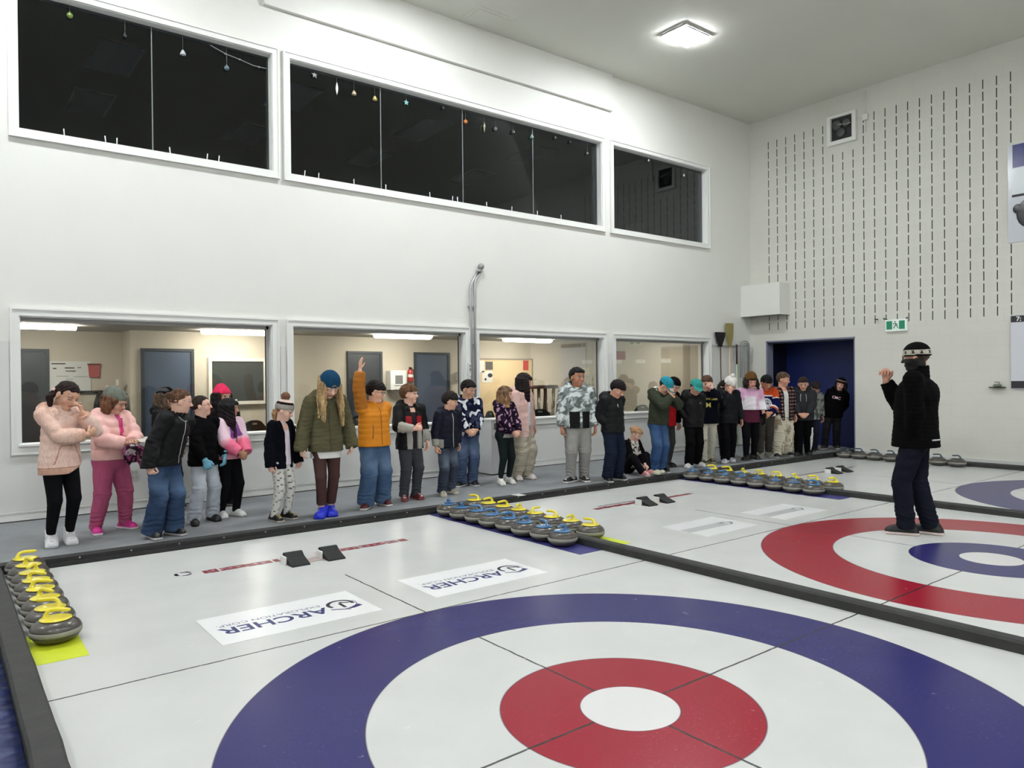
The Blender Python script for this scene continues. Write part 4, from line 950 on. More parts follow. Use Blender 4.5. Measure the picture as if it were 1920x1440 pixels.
def make_person(label,feet,dirdeg,H,build=1.0,adult=False,arms=('down','down'),head=(0,0,0),lean=(0,0),skin=(206,160,136),hair=None,hat=None,top=None,bottom=None,shoes=None,h=.0065,extras=(),seed=1,shift=(0,0),gloves=None,glasses=None,toe=(10,-10),name='person',hcol=(60,42,32),sit=None,twist=0,brows=None,lids=False,group=None,zfeet=ZP,mask=None,hips=.5,leg_extra=0,shirt=None,hs=1.0,drop=0):
    P=Person(); rz=rad(dirdeg-90); f0,f1=np.array(feet[0]),np.array(feet[1]); mid=(f0+f1)/2
    wr=rotz(math.degrees(rz)); org=A3(mid[0],mid[1],zfeet-drop)+wr@A3(shift[0],shift[1],0)
    root=empty(name,tuple(org),rz,label=label,cat='person',group=group)
    loc=lambda p: wr.T@(A3(p[0],p[1],zfeet)-org)
    s=H; P.s=s; hh=(.128 if adult else .158)*s*hs; P.hh=hh
    sw=(.118 if adult else .108)*s*(.5+.5*build); arm1=(.172 if adult else .162)*s; arm2=(.148 if adult else .142)*s
    zs=(.815 if adult else .785)*s; hipz=hips*s; Bp=A3(0,0,hipz); Rt=rotx(-lean[0])@roty(lean[1])@rotz(twist)
    U=lambda x,y,z: Bp+Rt@(A3(x,y,z)*s-Bp)
    Ui=lambda v: ((v-Bp)@Rt+Bp)/s
    P.U=U; zn=(.845 if adult else .815)
    # feet
    la,ra=loc(f0),loc(f1)
    if la[0]>ra[0]: la,ra=ra,la
    FT={-1:la,1:ra}; AN={};KN={};HP={}
    for sd in (-1,1):
        AN[sd]=FT[sd]+A3(0,-.012*s,.055*s); HP[sd]=Bp+A3(sd*.05*s,0,0)
        if sit is None: KN[sd],AN2=ik(HP[sd],AN[sd],.2285*s,.2255*s,(sd*.12,1,0))
        else: KN[sd]=A3(sd*sit[0],sit[1],sit[2]+drop)
    # arms
    SH={};EL={};WR={};HD={}
    for sd,a in ((-1,arms[0]),(1,arms[1])):
        if isinstance(a,str): a=ARM[a]
        tgt,pole,hd,pn,curl=a[:5]
        mir=A3(sd,1,1); SH[sd]=U(sd*sw/s,0,zs/s)
        T=A3(*tgt)*s*mir+A3(0,0,drop); 
        if len(a)<6: T=U(*(A3(*tgt)*mir))
        EL[sd],WR[sd]=ik(SH[sd],T,arm1,arm2,A3(*pole)*mir)
        HD[sd]=(_n(A3(*hd)*mir),_n(A3(*pn)*mir),curl)
    # head frame
    Rh=Rt@rotz(0); Rh=(Rt*.0+np.eye(3)); Rh=rotx(-lean[0]*.3)@roty(lean[1]*.6)@rotz(-head[0])@rotx(-head[1])@roty(head[2])
    N=U(0,-.006,zn); Hc=N+Rh@A3(0,.05*hh,.62*hh)+A3(0,.02*hh,0)*0
    hp=lambda x,y,z: Hc+Rh@(A3(x,y,z)*hh)
    P.hp=hp; P.Rh=Rh; P.Hc=Hc
    sk=C(skin)
    # ---------- body: one continuous surface
    b=SDF(h); 
    b.cone(U(0,0,.57),U(0,0,.73),.080*s*build,.088*s*build,k=.02,flat=(Rt@A3(0,1,0),.68))
    b.cone(U(-.07,0,zn-.05),U(.07,0,zn-.05),.030*s,.030*s,k=.03)
    b.cone(HP[-1],HP[1],.066*s*build,.066*s*build,k=.02,flat=(A3(0,1,0),.85)); b.cone(Bp,U(0,0,.6),.07*s,.07*s,k=.02)
    for sd in(-1,1):
        b.cone(HP[sd],KN[sd],.052*s*build,.034*s,k=.015); b.cone(KN[sd],AN[sd],.033*s,.021*s,k=.01,bow=.003*s); b.cone(AN[sd],AN[sd]+A3(0,.0*s,-.02*s),.018*s,.012*s)
        b.cone(SH[sd],EL[sd],.031*s,.024*s,k=.02); b.cone(EL[sd],WR[sd],.024*s,.0165*s,k=.008)
    b.cone(N-A3(0,0,.03*s),hp(0,-.10,-.22),.039*s if not adult else .037*s,.036*s,k=.012)
    def hand(b,sd,off=0,only=False):
        w_=WR[sd]; d,n_,curl=HD[sd]; n_=_n(n_-d*n_.dot(d)); t=np.cross(n_,d)*(-sd)   # thumb side
        L=(.105 if adult else .108)*s; rp=.044*L+off
        if only: b.cone(w_-d*.25*L,w_+d*.05*L,.115*s*.19+off,.10*s*.18+off,k=.006)
        b.cone(w_+d*.10*L,w_+d*.44*L,.17*L+off,.235*L+off,k=.006,flat=(n_,.46))
        c1,c2=rad(curl),rad(curl*1.15)
        for i,(o_,fl) in enumerate(((.185,.40),(.065,.45),(-.06,.42),(-.175,.33))):
            base=w_+d*(.50-.02*abs(i-1))*L+t*o_*L*1.06; sp=t*(.10-.065*i)
            dd=_n(d*math.cos(c1)+n_*math.sin(c1)+sp); d2=_n(d*math.cos(c1+c2)+n_*math.sin(c1+c2)+sp*.5)
            m_=base+dd*fl*.5*L; b.cone(base-d*.06*L,m_,.062*L+off,.058*L+off,k=.001); b.cone(m_,m_+d2*fl*.48*L,.057*L+off,.046*L+off,k=.001)
        tb=w_+d*.16*L+t*.15*L; td=_n(d*.62+t*.66+n_*.35); m_=tb+td*.26*L; td2=_n(d*.85+t*.25+n_*.35)
        b.cone(tb,m_,.085*L+off,.065*L+off,k=.006); b.cone(m_,m_+td2*.24*L,.064*L+off,.052*L+off,k=.002)
        P.hand_c=w_+d*.4*L
    hideh=set()
    for sd,a in ((-1,arms[0]),(1,arms[1])):
        if a=='pocket': hideh.add(sd)
        hand(b,sd)
    # head
    b.ell(hp(0,-.05,.12),A3(.365,.44,.385)*hh,Rh,k=.012); b.ell(hp(0,.05,-.13),A3(.285,.33,.35)*hh,Rh,k=.03)
    b.ell(hp(0,.25,-.40),A3(.12,.10,.09)*hh,Rh,k=.03)
    for e in(-1,1):
        b.ell(hp(e*.17,.24,-.15),A3(.12,.10,.12)*hh,Rh,k=.02); b.ell(hp(e*.375,-.03,-.04),A3(.04,.085,.135)*hh,Rh,k=.006)
    b.cone(hp(0,.355,.04),hp(0,.455,-.12),.03*hh,.055*hh,k=.012)
    for e in(-1,1):
        b.ell(hp(e*.055,.42,-.135),A3(.04,.04,.03)*hh,Rh,k=.008)
        b.ell(hp(e*.15,.44,.02),A3(.10,.085,.06)*hh,Rh,k=.012,mode='s'); b.ell(hp(e*.15,.305,.01),A3(.085,.08,.075)*hh,Rh,k=.002)
        b.ell(hp(e*.15,.36,.115),A3(.11,.045,.028)*hh,Rh,k=.012)
    b.ell(hp(0,.345,-.255),A3(.115,.055,.026)*hh,Rh,k=.006); b.ell(hp(0,.34,-.30),A3(.09,.055,.026)*hh,Rh,k=.006)
    ek=C((62,44,36)); ew=C((196,184,176)); lip=C((186,116,106)) if not adult else C((150,92,84)); bc=C(brows or hcol)
    def bodycol(v):
        c=np.tile(sk,(len(v),1)); q=((v-Hc)@Rh)/hh; x=np.abs(q[:,0]); y=q[:,1]; z=q[:,2]; fr=y>.2
        ck=np.clip(1-(((x-.19)/.12)**2+((z+.14)/.10)**2),0,1)*fr; c=c*(1-.22*ck[:,None]*np.array([0,1,1.0]))
        m=fr&(((x-.15)/.085)**2+((z-.005)/.042)**2<1); c[m]=ew
        m=fr&(((x-.15)/.042)**2+((z-.005)/.045)**2<1); c[m]=ek
        lidz=.005 if not lids else .03
        m=fr&(((x-.15)/.10)**2+((z-.042)/.014)**2<1); c[m]=ek*2
        if lids:
            m=fr&(((x-.15)/.085)**2+((z+.0)/.042)**2<1); c[m]=sk*.92; m=fr&(((x-.15)/.09)**2+((z+.035)/.016)**2<1); c[m]=ek*1.5
        m=fr&(((x-.155)/.115)**2+((z-.135-.1*(x-.1))/.016)**2<1); c[m]=.55*bc+.45*sk
        m=fr&(((x)/.115)**2+((z+.275)/.048)**2<1)&(y>.3); c[m]=lip
        m=fr&((x/.11)**2+((z+.277)/.009)**2<1)&(y>.3); c[m]=lip*.72
        if mask: m=(z<mask[0])&(z>-.75)&(y>-.35)&(y<.7)&(x<.5); c[m]=C(mask[1])
        return c
    b.mesh('body',SKIN,root,bodycol,smooth=1)
    P.root=root
    if gloves:
        for sd in(-1,1):
            g_=SDF(h); hand(g_,sd,off=.0035,only=True); g_.mesh('glove',KNIT,root,gloves,smooth=1)
    # ---------- trousers
    bt=dict(col=(40,40,44),thigh=.062,knee=.050,hem=.045,cut=1.0,folds=.003,mat=FAB,waist=.60); bt.update(bottom or {})
    t=SDF(max(h,.007)); w_=bt.get('hipr',.083)*s*build
    t.cone(Bp+A3(-.035*s,-.006*s,0),Bp+A3(.035*s,-.006*s,0),w_,w_,k=.02,flat=(A3(0,1,0),.86)); t.cone(Bp,U(0,0,bt['waist']),w_*1.2,w_*1.15,k=.02,flat=(A3(0,1,0),.74))
    HK={}
    for sd in(-1,1):
        foot_end=KN[sd]+(AN[sd]-KN[sd])*bt['cut']+ (A3(0,0,-.02*s) if bt['cut']>=1 else 0)
        t.cone(HP[sd],KN[sd],bt['thigh']*s*build,bt['knee']*s*(.5+.5*build),k=.018)
        t.cone(KN[sd],foot_end,bt['knee']*s*(.5+.5*build),bt['hem']*s,k=.012,cut=(None,1.0),bow=bt.get('bow',0)*s)
        if bt.get('cuff'): ax_=_n(foot_end-KN[sd]); t.cone(foot_end-ax_*.03*s,foot_end,bt['cuff']*s,bt['cuff']*s,k=.006,cut=(None,1.0))
    fd=fold(seed*7+1,bt['folds']); t.disp(fd)
    if bt['folds']>.002:
        zk=KN[1][2]
        def wr2(X,Y,Z):
            m=np.exp(-((Z-.10*s)/(.05*s))**2)+.7*np.exp(-((Z-zk)/(.03*s))**2)
            return bt['folds']*1.1*m*np.sin(Z*150+3*np.sin(X*30+Y*25+seed))
        t.disp(wr2)
    bc_=bt['col']; t.mesh('trousers' if bt['hem']>.032 else 'leggings',bt['mat'],root,(lambda v: bc_(v,Ui(v))) if callable(bc_) else bc_,smooth=1)
    if bt.get('ankle'): # bare or socked ankle
        for sd in(-1,1):
            a=SDF(.006); a.cone(AN[sd]+A3(0,0,-.01*s),AN[sd]+A3(0,0,.045*s),.0275*s,.027*s,k=.002,cut=(0,1)); a.mesh('sock',KNIT,root,bt['ankle'],smooth=1)
    # ---------- shoes
    sh=dict(up=(30,30,32),sole=(210,208,204),fat=1.0,hi=0,mat=SHOE); sh.update(shoes or {})
    for i,sd in enumerate((-1,1)):
        a=toe[0 if sd<0 else 1]; Rf=rotz(a); o_=FT[sd]; L=.155*s*(.94 if adult else 1.0); fp=lambda x,y,z: o_+Rf@A3(x*L,y*L,z*L)
        q=SDF(.006); fa=sh['fat']
        q.cone(fp(0,-.30,.14),fp(0,.42,.12),.19*L*fa,.20*L*fa,k=.02,flat=(A3(0,0,1),.8)); q.ell(fp(0,-.18,.26),A3(.18,.24,.24)*L*fa,Rf,k=.03)
        q.cone(fp(0,-.18,.25),fp(0,-.16,.42+sh['hi']),.155*L*fa,.15*L*fa,k=.02,cut=(None,1.0))
        q.cone(fp(0,.0,.30),fp(0,.34,.18),.13*L,.14*L,k=.03)
        q.plane(fp(0,0,.012),(0,0,-1))
        q.box(fp(0,.06,.06),A3(.19*fa,.56,.055)*L,Rf,rr=.05*L,k=.012)
        up=C(sh['up']); so=C(sh['sole']); ac=C(sh.get('acc',sh['up']))
        def sc(v):
            z=(v[:,2]-o_[2])/L; c=np.tile(up,(len(v),1)); l=(v-o_)@Rf/L; m=(z>.2)&(l[:,1]>.0)&(np.abs(l[:,0])<.07)&(np.sin(l[:,1]*60)>0); c[m]=ac; 
            if sh.get('swoosh'): m=(z>.13)&(z<.24)&(np.abs(l[:,1]-.02-(z-.18)*2)<.12)&(np.abs(l[:,0])>.1); c[m]=C(sh['swoosh'])
            c[z<.10]=so; return c
        q.mesh('shoe',sh['mat'],root,sc if not sh.get('plain') else sh['up'],smooth=1)
    # ---------- upper garment
    tp=dict(col=(30,30,34),chest=.105,hemr=.112,hem=.47,flat=.74,slv=.046,cuff=.030,puff=None,folds=.0035,hood=0,collar=.012,mat=FAB,cutf=.97,slot=0,elastic=0,shoulder=.052); tp.update(top or {})
    j=SDF(max(h,.007)); bb=build; pf=tp['puff']; ax_=Rt@A3(0,1,0)
    zh=tp['hem']; zc=.70 if not adult else .72; tp['slv']*=.87; tp['shoulder']*=.80 if not adult else .9
    hemp=U(0,0,zh) if zh>=hips else Bp+A3(0,0,(zh-hips)*s)
    j.cone(U(0,.002,max(zh,hips)),U(0,0,zc),tp['hemr']*s*bb,tp['chest']*s*bb,k=.03,flat=(ax_,tp['flat']),puff=(pf[0]*s,pf[1]*s) if pf else None)
    if zh<hips: j.cone(hemp-A3(0,0,.0*s),Bp+A3(0,0,.01),tp['hemr']*s*bb*1.03,tp['hemr']*s*bb,k=.02,flat=(A3(0,1,0),tp['flat']*1.04),puff=(pf[0]*s,pf[1]*s) if pf else None)
    j.cone(U(-(sw/s-.028),0,zs/s-.01),U(sw/s-.028,0,zs/s-.01),tp['shoulder']*s,tp['shoulder']*s,k=.035,flat=(ax_,.95))
    if adult: j.ell(U(0,-.03,.74),A3(.125*bb,.075,.085)*s,Rt,k=.03)
    j.cone(U(0,-.004,zn-.055),U(0,-.004,zn-.02),.062*s,.050*s,k=.02)
    cf=tp['cutf']
    for sd in(-1,1):
        rs_=tp['slv']*s*(.6+.4*bb); rc=tp['cuff']*s
        ew=EL[sd]+(WR[sd]-EL[sd])*cf
        j.cone(SH[sd],EL[sd],rs_,rs_*.92,k=.022,puff=(pf[0]*s,pf[1]*s*.8) if pf else None)
        j.cone(EL[sd],ew,rs_*.92,max(rc,rs_*.62),k=.014,puff=(pf[0]*s,pf[1]*s*.7) if pf else None,cut=(None,1.0),bow=tp.get('sbow',.004)*s)
        j.cone(EL[sd]+(ew-EL[sd])*.86,ew,rc,rc,k=.004,cut=(None,1.0))
    if tp['collar']: j.cone(N-A3(0,0,.012*s)+Rt@A3(0,-.005*s,0),N+Rt@A3(0,-.002*s,tp['collar']*s),.052*s,.050*s,k=.008,cut=(None,1))
    if tp['hood']:
        q=tp['hood']; j.cone(U(-.05,-.055,zn+.0),U(.05,-.055,zn+.0),.040*s*q,.040*s*q,k=.02); j.cone(U(-.052,-.03,zn+.01),U(-.046,.035,zn-.02),.024*s*q,.018*s*q,k=.015); j.cone(U(.052,-.03,zn+.01),U(.046,.035,zn-.02),.024*s*q,.018*s*q,k=.015)
    j.disp(fold(seed*3+2,tp['folds'],26))
    if tp['folds']>.003:
        E1,E2=EL[-1],EL[1]
        def wr3(X,Y,Z):
            m=np.exp(-((X-E1[0])**2+(Y-E1[1])**2+(Z-E1[2])**2)/(.055*s)**2)+np.exp(-((X-E2[0])**2+(Y-E2[1])**2+(Z-E2[2])**2)/(.055*s)**2)
            m=m+.6*np.exp(-((Z-(zh+.05)*s)/(.03*s))**2)
            return tp['folds']*m*np.sin(Z*130+4*np.sin(X*22+seed)+20*Y)
        j.disp(wr3)
    hn=tp.get('hemn',(0,0,-1)); j.plane(hemp,Rt@A3(*hn) if zh>=hips else A3(*hn))
    if tp.get('hemslant'): a=tp['hemslant']; j.plane(hemp+A3(0,0,0),_n(A3(a[0],a[1],-1)))
    # neck opening
    j.cone(N-Rt@A3(0,0,.02*s),N+Rt@A3(0,.004*s,.10*s),.039*s,.055*s,k=.003,mode='s')
    if tp['slot']:
        w0=tp['slot']; j.box(U(0,.12,.60),A3(w0*s,.10*s,.26*s),Rt,rr=.012,k=.01,mode='s')
    tc=tp['col']
    aA=[(SH[sd],EL[sd],WR[sd],sd) for sd in(-1,1)]
    def armparam(v):
        best=np.full(len(v),1e9); t_=np.full(len(v),-1.0); sdv=np.zeros(len(v))
        for S_,E_,W_,sd in aA:
            for a,c,o in ((S_,E_,0),(E_,W_,1)):
                ba=c-a; q=v-a; tt=np.clip(q@ba/(ba@ba),0,1); d=np.linalg.norm(q-tt[:,None]*ba,axis=1)
                m=d<best; best[m]=d[m]; t_[m]=(tt+o)[m]; sdv[m]=sd
        u=Ui(v); inside=(np.abs(u[:,0])<(sw/s)-.012)&(best>.0)
        ba=U(0,0,.75)-U(0,0,.5); d2=np.abs(u[:,0])/ .105
        tor=(best>tp['slv']*s*1.45)|((np.abs(u[:,0])<sw/s*.72)&(t_<.9)&(u[:,2]<.86))
        t_[tor]=-1
        return t_,sdv,u
    def jc(v):
        t_,sdv,u=armparam(v); return tc(v,u,t_,sdv) if callable(tc) else np.tile(C(tc),(len(v),1))
    if shirt:
        q=SDF(max(h,.007)); q.cone(U(0,0,shirt.get('hem',.5)),U(0,0,zc),tp['hemr']*s*bb*shirt.get('r',.84),tp['chest']*s*bb*.86,k=.02,flat=(ax_,tp['flat'])); q.cone(U(-.06,0,zn-.06),U(.06,0,zn-.06),.042*s,.042*s,k=.03)
        q.cone(U(0,-.004,zn-.055),U(0,-.004,zn-.015),.05*s,.043*s,k=.02); q.plane(U(0,0,shirt.get('hem',.5)),(0,0,-1)); q.cone(N-A3(0,0,.01*s),N+A3(0,.004*s,.08*s),.036*s,.05*s,k=.003,mode='s')
        sc_=shirt['col']; q.mesh('shirt',FAB,root,(lambda v:sc_(v,Ui(v))) if callable(sc_) else sc_)
    jo=j.mesh(tp.get('name','jacket'),tp['mat'],root,jc,smooth=1)
    P.bvh=BVHTree.FromPolygons([tuple(x) for x in o_v[jo.name][0]],[tuple(x) for x in o_v[jo.name][1]])
    def surf(x,z,off=.002,back=False):
        """point of the garment's surface at torso coordinates (x outward right, z height), in heights"""
        o=Vector(U(x,.5 if not back else -.5,z)); d=Vector(Rt@A3(0,-1 if not back else 1,0)); hit,nn,_,_=P.bvh.ray_cast(o,d)
        if hit is None: return None
        return hit-d*off
    P.surf=surf
    # ---------- hair
    if hair:
        kind=hair['k']; hcl=C(hair.get('col',hcol)); tipc=C(hair.get('tip',hair.get('col',hcol))); q=SDF(.006)
        up_=hair.get('vol',.04)+(.035 if hair['k']=='short' and not hat else 0)
        q.ell(hp(0,-.06,.14),A3(.365+up_*.65,.44+up_*.8,.385+up_)*hh,Rh,k=.01)
        if hair.get('fringe',1)>0: 
            fz=.33-.10*hair.get('fringe',1); q.ell(hp(0,.18,fz),A3(.30,.26,.16)*hh,Rh,k=.02)
        # clear the face and neck
        fzl=hair.get('line',.20)
        q.box(hp(0,.55,fzl-.62),A3(.30,.42,.60)*hh,Rh,rr=.04*hh,k=.015,mode='s')
        q.box(hp(0,.50,fzl-.72),A3(.7,.34,.60)*hh,Rh,rr=.04*hh,k=.01,mode='s')
        if kind in('short','pony','bun'): q.box(hp(0,0,-.80),A3(.8,.8,.58 if kind=='short' else .62)*hh,Rh,rr=.03*hh,k=.02,mode='s'); 
        if kind in('short',): q.box(hp(0,.32,-.35),A3(.8,.32,.48)*hh,Rh,rr=.03*hh,k=.01,mode='s')
        rs_=np.random.RandomState(seed+50)
        Ln=hair.get('len',.9)
        if kind=='long' or kind=='bob':
            for e in(-1,1):
                for a in range(7):
                    th=rad(18+a*24); p0=hp(e*.33*math.sin(th) if a>0 else e*.30,-.36*math.cos(PI-th)*1.0 if False else .16-.09*a,.12); p0=hp(e*(.36-.03*max(a-3,0)*1.5),.14-.10*a,.10)
                    dn=Ln*(.9+.2*rs_.rand()); fw=hair.get('fwd',.15)*(1 if a<3 else -.2)
                    dirw=A3(0,0,-1)*dn*hh; mid_=p0+dirw*.5+Rh@A3(e*.05,fw*.5,0)*hh; end=p0+dirw+Rh@A3(e*(.06+.05*rs_.rand()),fw,0)*hh+A3(0,.0,0)
                    q.cone(p0,mid_,.115*hh,.125*hh,k=.022); q.cone(mid_,end,.12*hh,.06*hh,k=.02)
                if fw>.1 and a<3: q.cone(p0,(mid_+end)/2+Rh@A3(-e*.10,.02,0)*hh,.10*hh,.08*hh,k=.02)
            for a in range(5):
                x=(-.24+.12*a); p0=hp(x,-.42,.05); end=p0+A3(0,-.12*hh,-Ln*hh*(.9+.15*rs_.rand())); q.cone(p0,end,.12*hh,.07*hh,k=.015)
        if kind=='pony':
            pv=hair.get('tail',(.0,-.5,.1)); p0=hp(*pv); p1=p0+Rh@A3(pv[0]*.25,-.03,0)*hh-A3(0,0,.16*hh); p2=p1+A3(.0,0,-hair.get('len',.7)*hh)
            q.cone(hp(pv[0]*.6,-.35,.12),p0,.09*hh,.085*hh,k=.02); q.cone(p0,p1,.10*hh,.12*hh,k=.02); q.cone(p1,p2,.125*hh,.04*hh,k=.02)
        if kind=='bun': q.ell(hp(0,-.52,.18),A3(.14,.12,.14)*hh,Rh,k=.01)
        q.disp(lambda X,Y,Z: .0022*np.sin(95*X+22*np.sin(9*Z+2*Y))+.0018*np.sin(120*Y+15*np.sin(11*Z)))
        if hat and hat['k']!='band': q.ell(hp(0,-.02,.70),A3(.9,.9,.42)*hh,Rh,k=.004,mode='s')
        def hc(v):
            l=((v-Hc)@Rh)/hh; f=np.clip((-l[:,2])/(Ln),0,1)[:,None] if kind in('long','bob','pony') else 0
            st=(.80+.35*nz(v*np.array([1,1,.15]),seed,120))[:,None]; return (hcl*(1-f)+tipc*f)*st
        q.mesh('hair',HAIR,root,hc,smooth=0 if False else 1)
    if hat:
        k_=hat['k']; col=hat['col']; q=SDF(.006); tl=rotx(hat.get('tilt',8)); Rk=Rh@tl
        kp=lambda x,y,z: Hc+Rh@A3(0,-.05*hh,.10*hh)+Rk@(A3(x,y,z)*hh)
        if k_=='beanie':
            hgt=hat.get('h',.47); q.ell(kp(0,-.02,.06),A3(.43,.50,hgt)*hh,Rk,k=.01)
            if hat.get('slouch'): q.ell(kp(0,-.20,.34),A3(.30,.26,.22)*hh,Rk,k=.05)
            if hat.get('point'): q.ell(kp(0,-.02,hgt+.02),A3(.13,.14,.10)*hh,Rk,k=.07)
            q.plane(kp(0,0,hat.get('low',.02)),Rk@A3(0,0,-1))
            lw_=hat.get('low',.02)
            if hat.get('cuff',1): q.cone(kp(0,-.02,lw_+.02),kp(0,-.02,lw_+.17),.455*hh,.455*hh,k=.004,flat=(Rk@A3(1,0,0),.885),cut=(0,1.0))
            q.disp(lambda X,Y,Z:.0013*np.sin(170*np.arctan2(Y-Hc[1],X-Hc[0])*.25))
        if k_=='cap':
            q.ell(kp(0,-.02,.06),A3(.42,.49,.44)*hh,Rk,k=.01); q.plane(kp(0,0,.04),Rk@A3(0,0,-1)); ba=hat.get('brim',0); Rb=Rk@rotz(ba); bp=lambda x,y,z: Hc+Rh@A3(0,-.05*hh,.10*hh)+Rb@(A3(x,y,z)*hh)
            q.ell(bp(0,.50,.06),A3(.34,.36,.035)*hh,Rb@rotx(-8),k=.02); q.ell(kp(0,-.02,.50),A3(.04,.04,.03)*hh,Rk,k=.005)
        if k_=='band': q.cone(kp(0,-.0,.10),kp(0,0,.16),.43*hh,.42*hh,k=.002,flat=(Rk@A3(1,0,0),.87),cut=(0,1)); 
        def hatc(v):
            l=((v-(Hc+Rh@A3(0,-.05*hh,.10*hh)))@Rk)/hh
            return col(l) if callable(col) else np.tile(C(col),(len(v),1))*(.93+.1*nz(v,3,60))[:,None]
        hat_o=q.mesh({'beanie':'knit_hat','cap':'baseball_cap','band':'headband'}[k_],KNIT if k_!='cap' else FAB,root,hatc,smooth=1)
        if hat.get('pom'):
            q=SDF(.006); pc,pr,pcol=hat['pom']; q.ell(kp(*pc),A3(pr,pr,pr)*hh,k=.0); q.disp(lambda X,Y,Z:.006*np.sin(110*X+40*np.sin(60*Y))*np.sin(120*Z+30*np.sin(50*X))); q.mesh('pom_pom',HAIR if hat.get('fur') else KNIT,hat_o,pcol)
    if glasses:
        bb_=B()
        for e in(-1,1):
            pts=[hp(e*.155+.115*math.cos(2*PI*i/16),.43-.02*abs(math.cos(2*PI*i/16)),.0+.085*math.sin(2*PI*i/16)) for i in range(16)]
            bb_.tube(pts,.0022,6,closed=True); bb_.tube([hp(e*.27,.41,.03),hp(e*.38,.10,.03),hp(e*.385,-.02,.02)],.002,6)
        bb_.tube([hp(-.045,.435,.02),hp(.045,.435,.02)],.002,6); part('glasses',bb_,mat('glasses_%d'%glasses[0],glasses,.3),root)
    P.WR,P.EL,P.HD,P.KN,P.AN,P.FT,P.N,P.Rt=WR,EL,HD,KN,AN,FT,N,Rt
    # ---------- extras
    def strip(pts,r,name_,m,lab=None):
        pp=[surf(x,z,.003) for x,z in pts]; pp=[p for p in pp if p is not None]
        if len(pp)>1: return part(name_,B().tube(pp,r,6),m,jo,lab)
    def patch(me,x,z,w_,name_,m,lab=None,back=False,off=.004,parent=None,sy=1):
        """wrap a flat drawing onto the garment; w_ metres per drawing unit"""
        for q in me.vertices:
            p=surf(x-q.co.x*w_/s if not back else x+q.co.x*w_/s,z+q.co.y*w_*sy/s,off,back)
            q.co=p if p is not None else Vector(U(x,.08,z))
        return link(name_,me,m,parent or jo)
    for e in extras:
        if e[0]=='zip': strip([(e[1]+ (e[5] if len(e)>5 else 0)*math.sin(k/3),e[2]+(e[3]-e[2])*k/14) for k in range(15)],e[4] if len(e)>4 and e[4] else .003,'zipper',METZ if len(e)<7 else e[6])
        elif e[0]=='text': patch(text_mesh(e[1],1,.01),e[2],e[3],e[4],'printed_lettering',e[5])
        elif e[0]=='fn': e[1](P,root,patch,strip)
    return P
def disc_mesh(rings,seg=28,sx=1,sy=1):
    """flat annulus set as one mesh: list of (r0,r1)"""
    b=B()
    for r0,r1 in rings:
        v=[];
        for k in range(seg):
            a=2*PI*k/seg; v+=[(r0*math.cos(a)*sx,r0*math.sin(a)*sy,0),(r1*math.cos(a)*sx,r1*math.sin(a)*sy,0)]
        b.add(v,[(2*k,2*k+1,(2*k+3)%(2*seg),(2*k+2)%(2*seg)) for k in range(seg)])
    me=bpy.data.meshes.new('flat'); me.from_pydata(b.v,[],b.f); return me
# ================================================================ PEOPLE
def mixc(c1,c2,f): f=np.clip(f,0,1)[:,None]; return C(c1)*(1-f)+C(c2)*f
def fill(v,c): return np.tile(C(c),(len(v),1))
NEAR,MID,FAR=.0058,.0066,.0074
# ---- 1 peach hoodie
def c1(v,u,t,sd):
    c=mixc((232,202,188),(216,176,158),.5+.5*nz(v,2,9)); m=(t<0)&(u[:,2]<.468); c[m]=C((206,162,142)); m=(t>1.82); c[m]=C((206,162,142))
    x=np.abs(u[:,0]); z=u[:,2]; m=(t<0)&(u[:,1]>0)&(np.abs(x-(.045+.35*(.60-z)))<.0035)&(z<.60)&(z>.49); c[m]=C((176,130,110)); m=(t<0)&(u[:,1]>0)&(np.abs(z-.60)<.003)&(x<.045); c[m]=C((176,130,110)); m=(t<0)&(np.abs(z-.470)<.003); c[m]=C((170,124,104)); m=(t<0)&(u[:,2]>.838); c[m]=C((206,162,142)); return c
make_person('girl in oversized peach hoodie and black leggings, arms folded, first at the left',
 [(-1.74,5.47),(-1.59,5.50)],-62,1.52,.98,arms=(((.062,.12,.79),(.6,.5,-1),(-.1,-.2,.9),(-.6,-.6,0),50),((-.055,.165,.660),(.15,.5,-1),(-.9,-.1,.3),(0,-1,.2),50)),
 head=(-6,26,-10),skin=(206,160,134),hair=dict(k='pony',col=(50,32,26),tail=(.36,-.30,-.12),len=.75,fringe=0,line=.26,vol=.02),lids=True,
 top=dict(col=c1,hem=.43,hemr=.122,chest=.106,slv=.050,cuff=.034,folds=.0028,hood=1.15,collar=.045,mat=KNIT,shoulder=.044,hemslant=(-.45,.05),name='hoodie',cutf=.93,sbow=.010),
 bottom=dict(col=(18,18,20),thigh=.058,knee=.040,hem=.026,cut=.93,folds=.0006,ankle=(225,225,225)),shoes=dict(up=(214,214,214),sole=(200,200,200),acc=(170,172,176),fat=1.12),h=NEAR,seed=1,toe=(-28,-34),
 extras=[('fn',lambda P,r,pa,st:(part('hair_tie',B().sphere(P.hp(.34,-.34,.02),.022,10).sphere(P.hp(.30,-.30,-.06),.018,10),mat('pink_hair_tie',(216,180,170),.8),r)))])
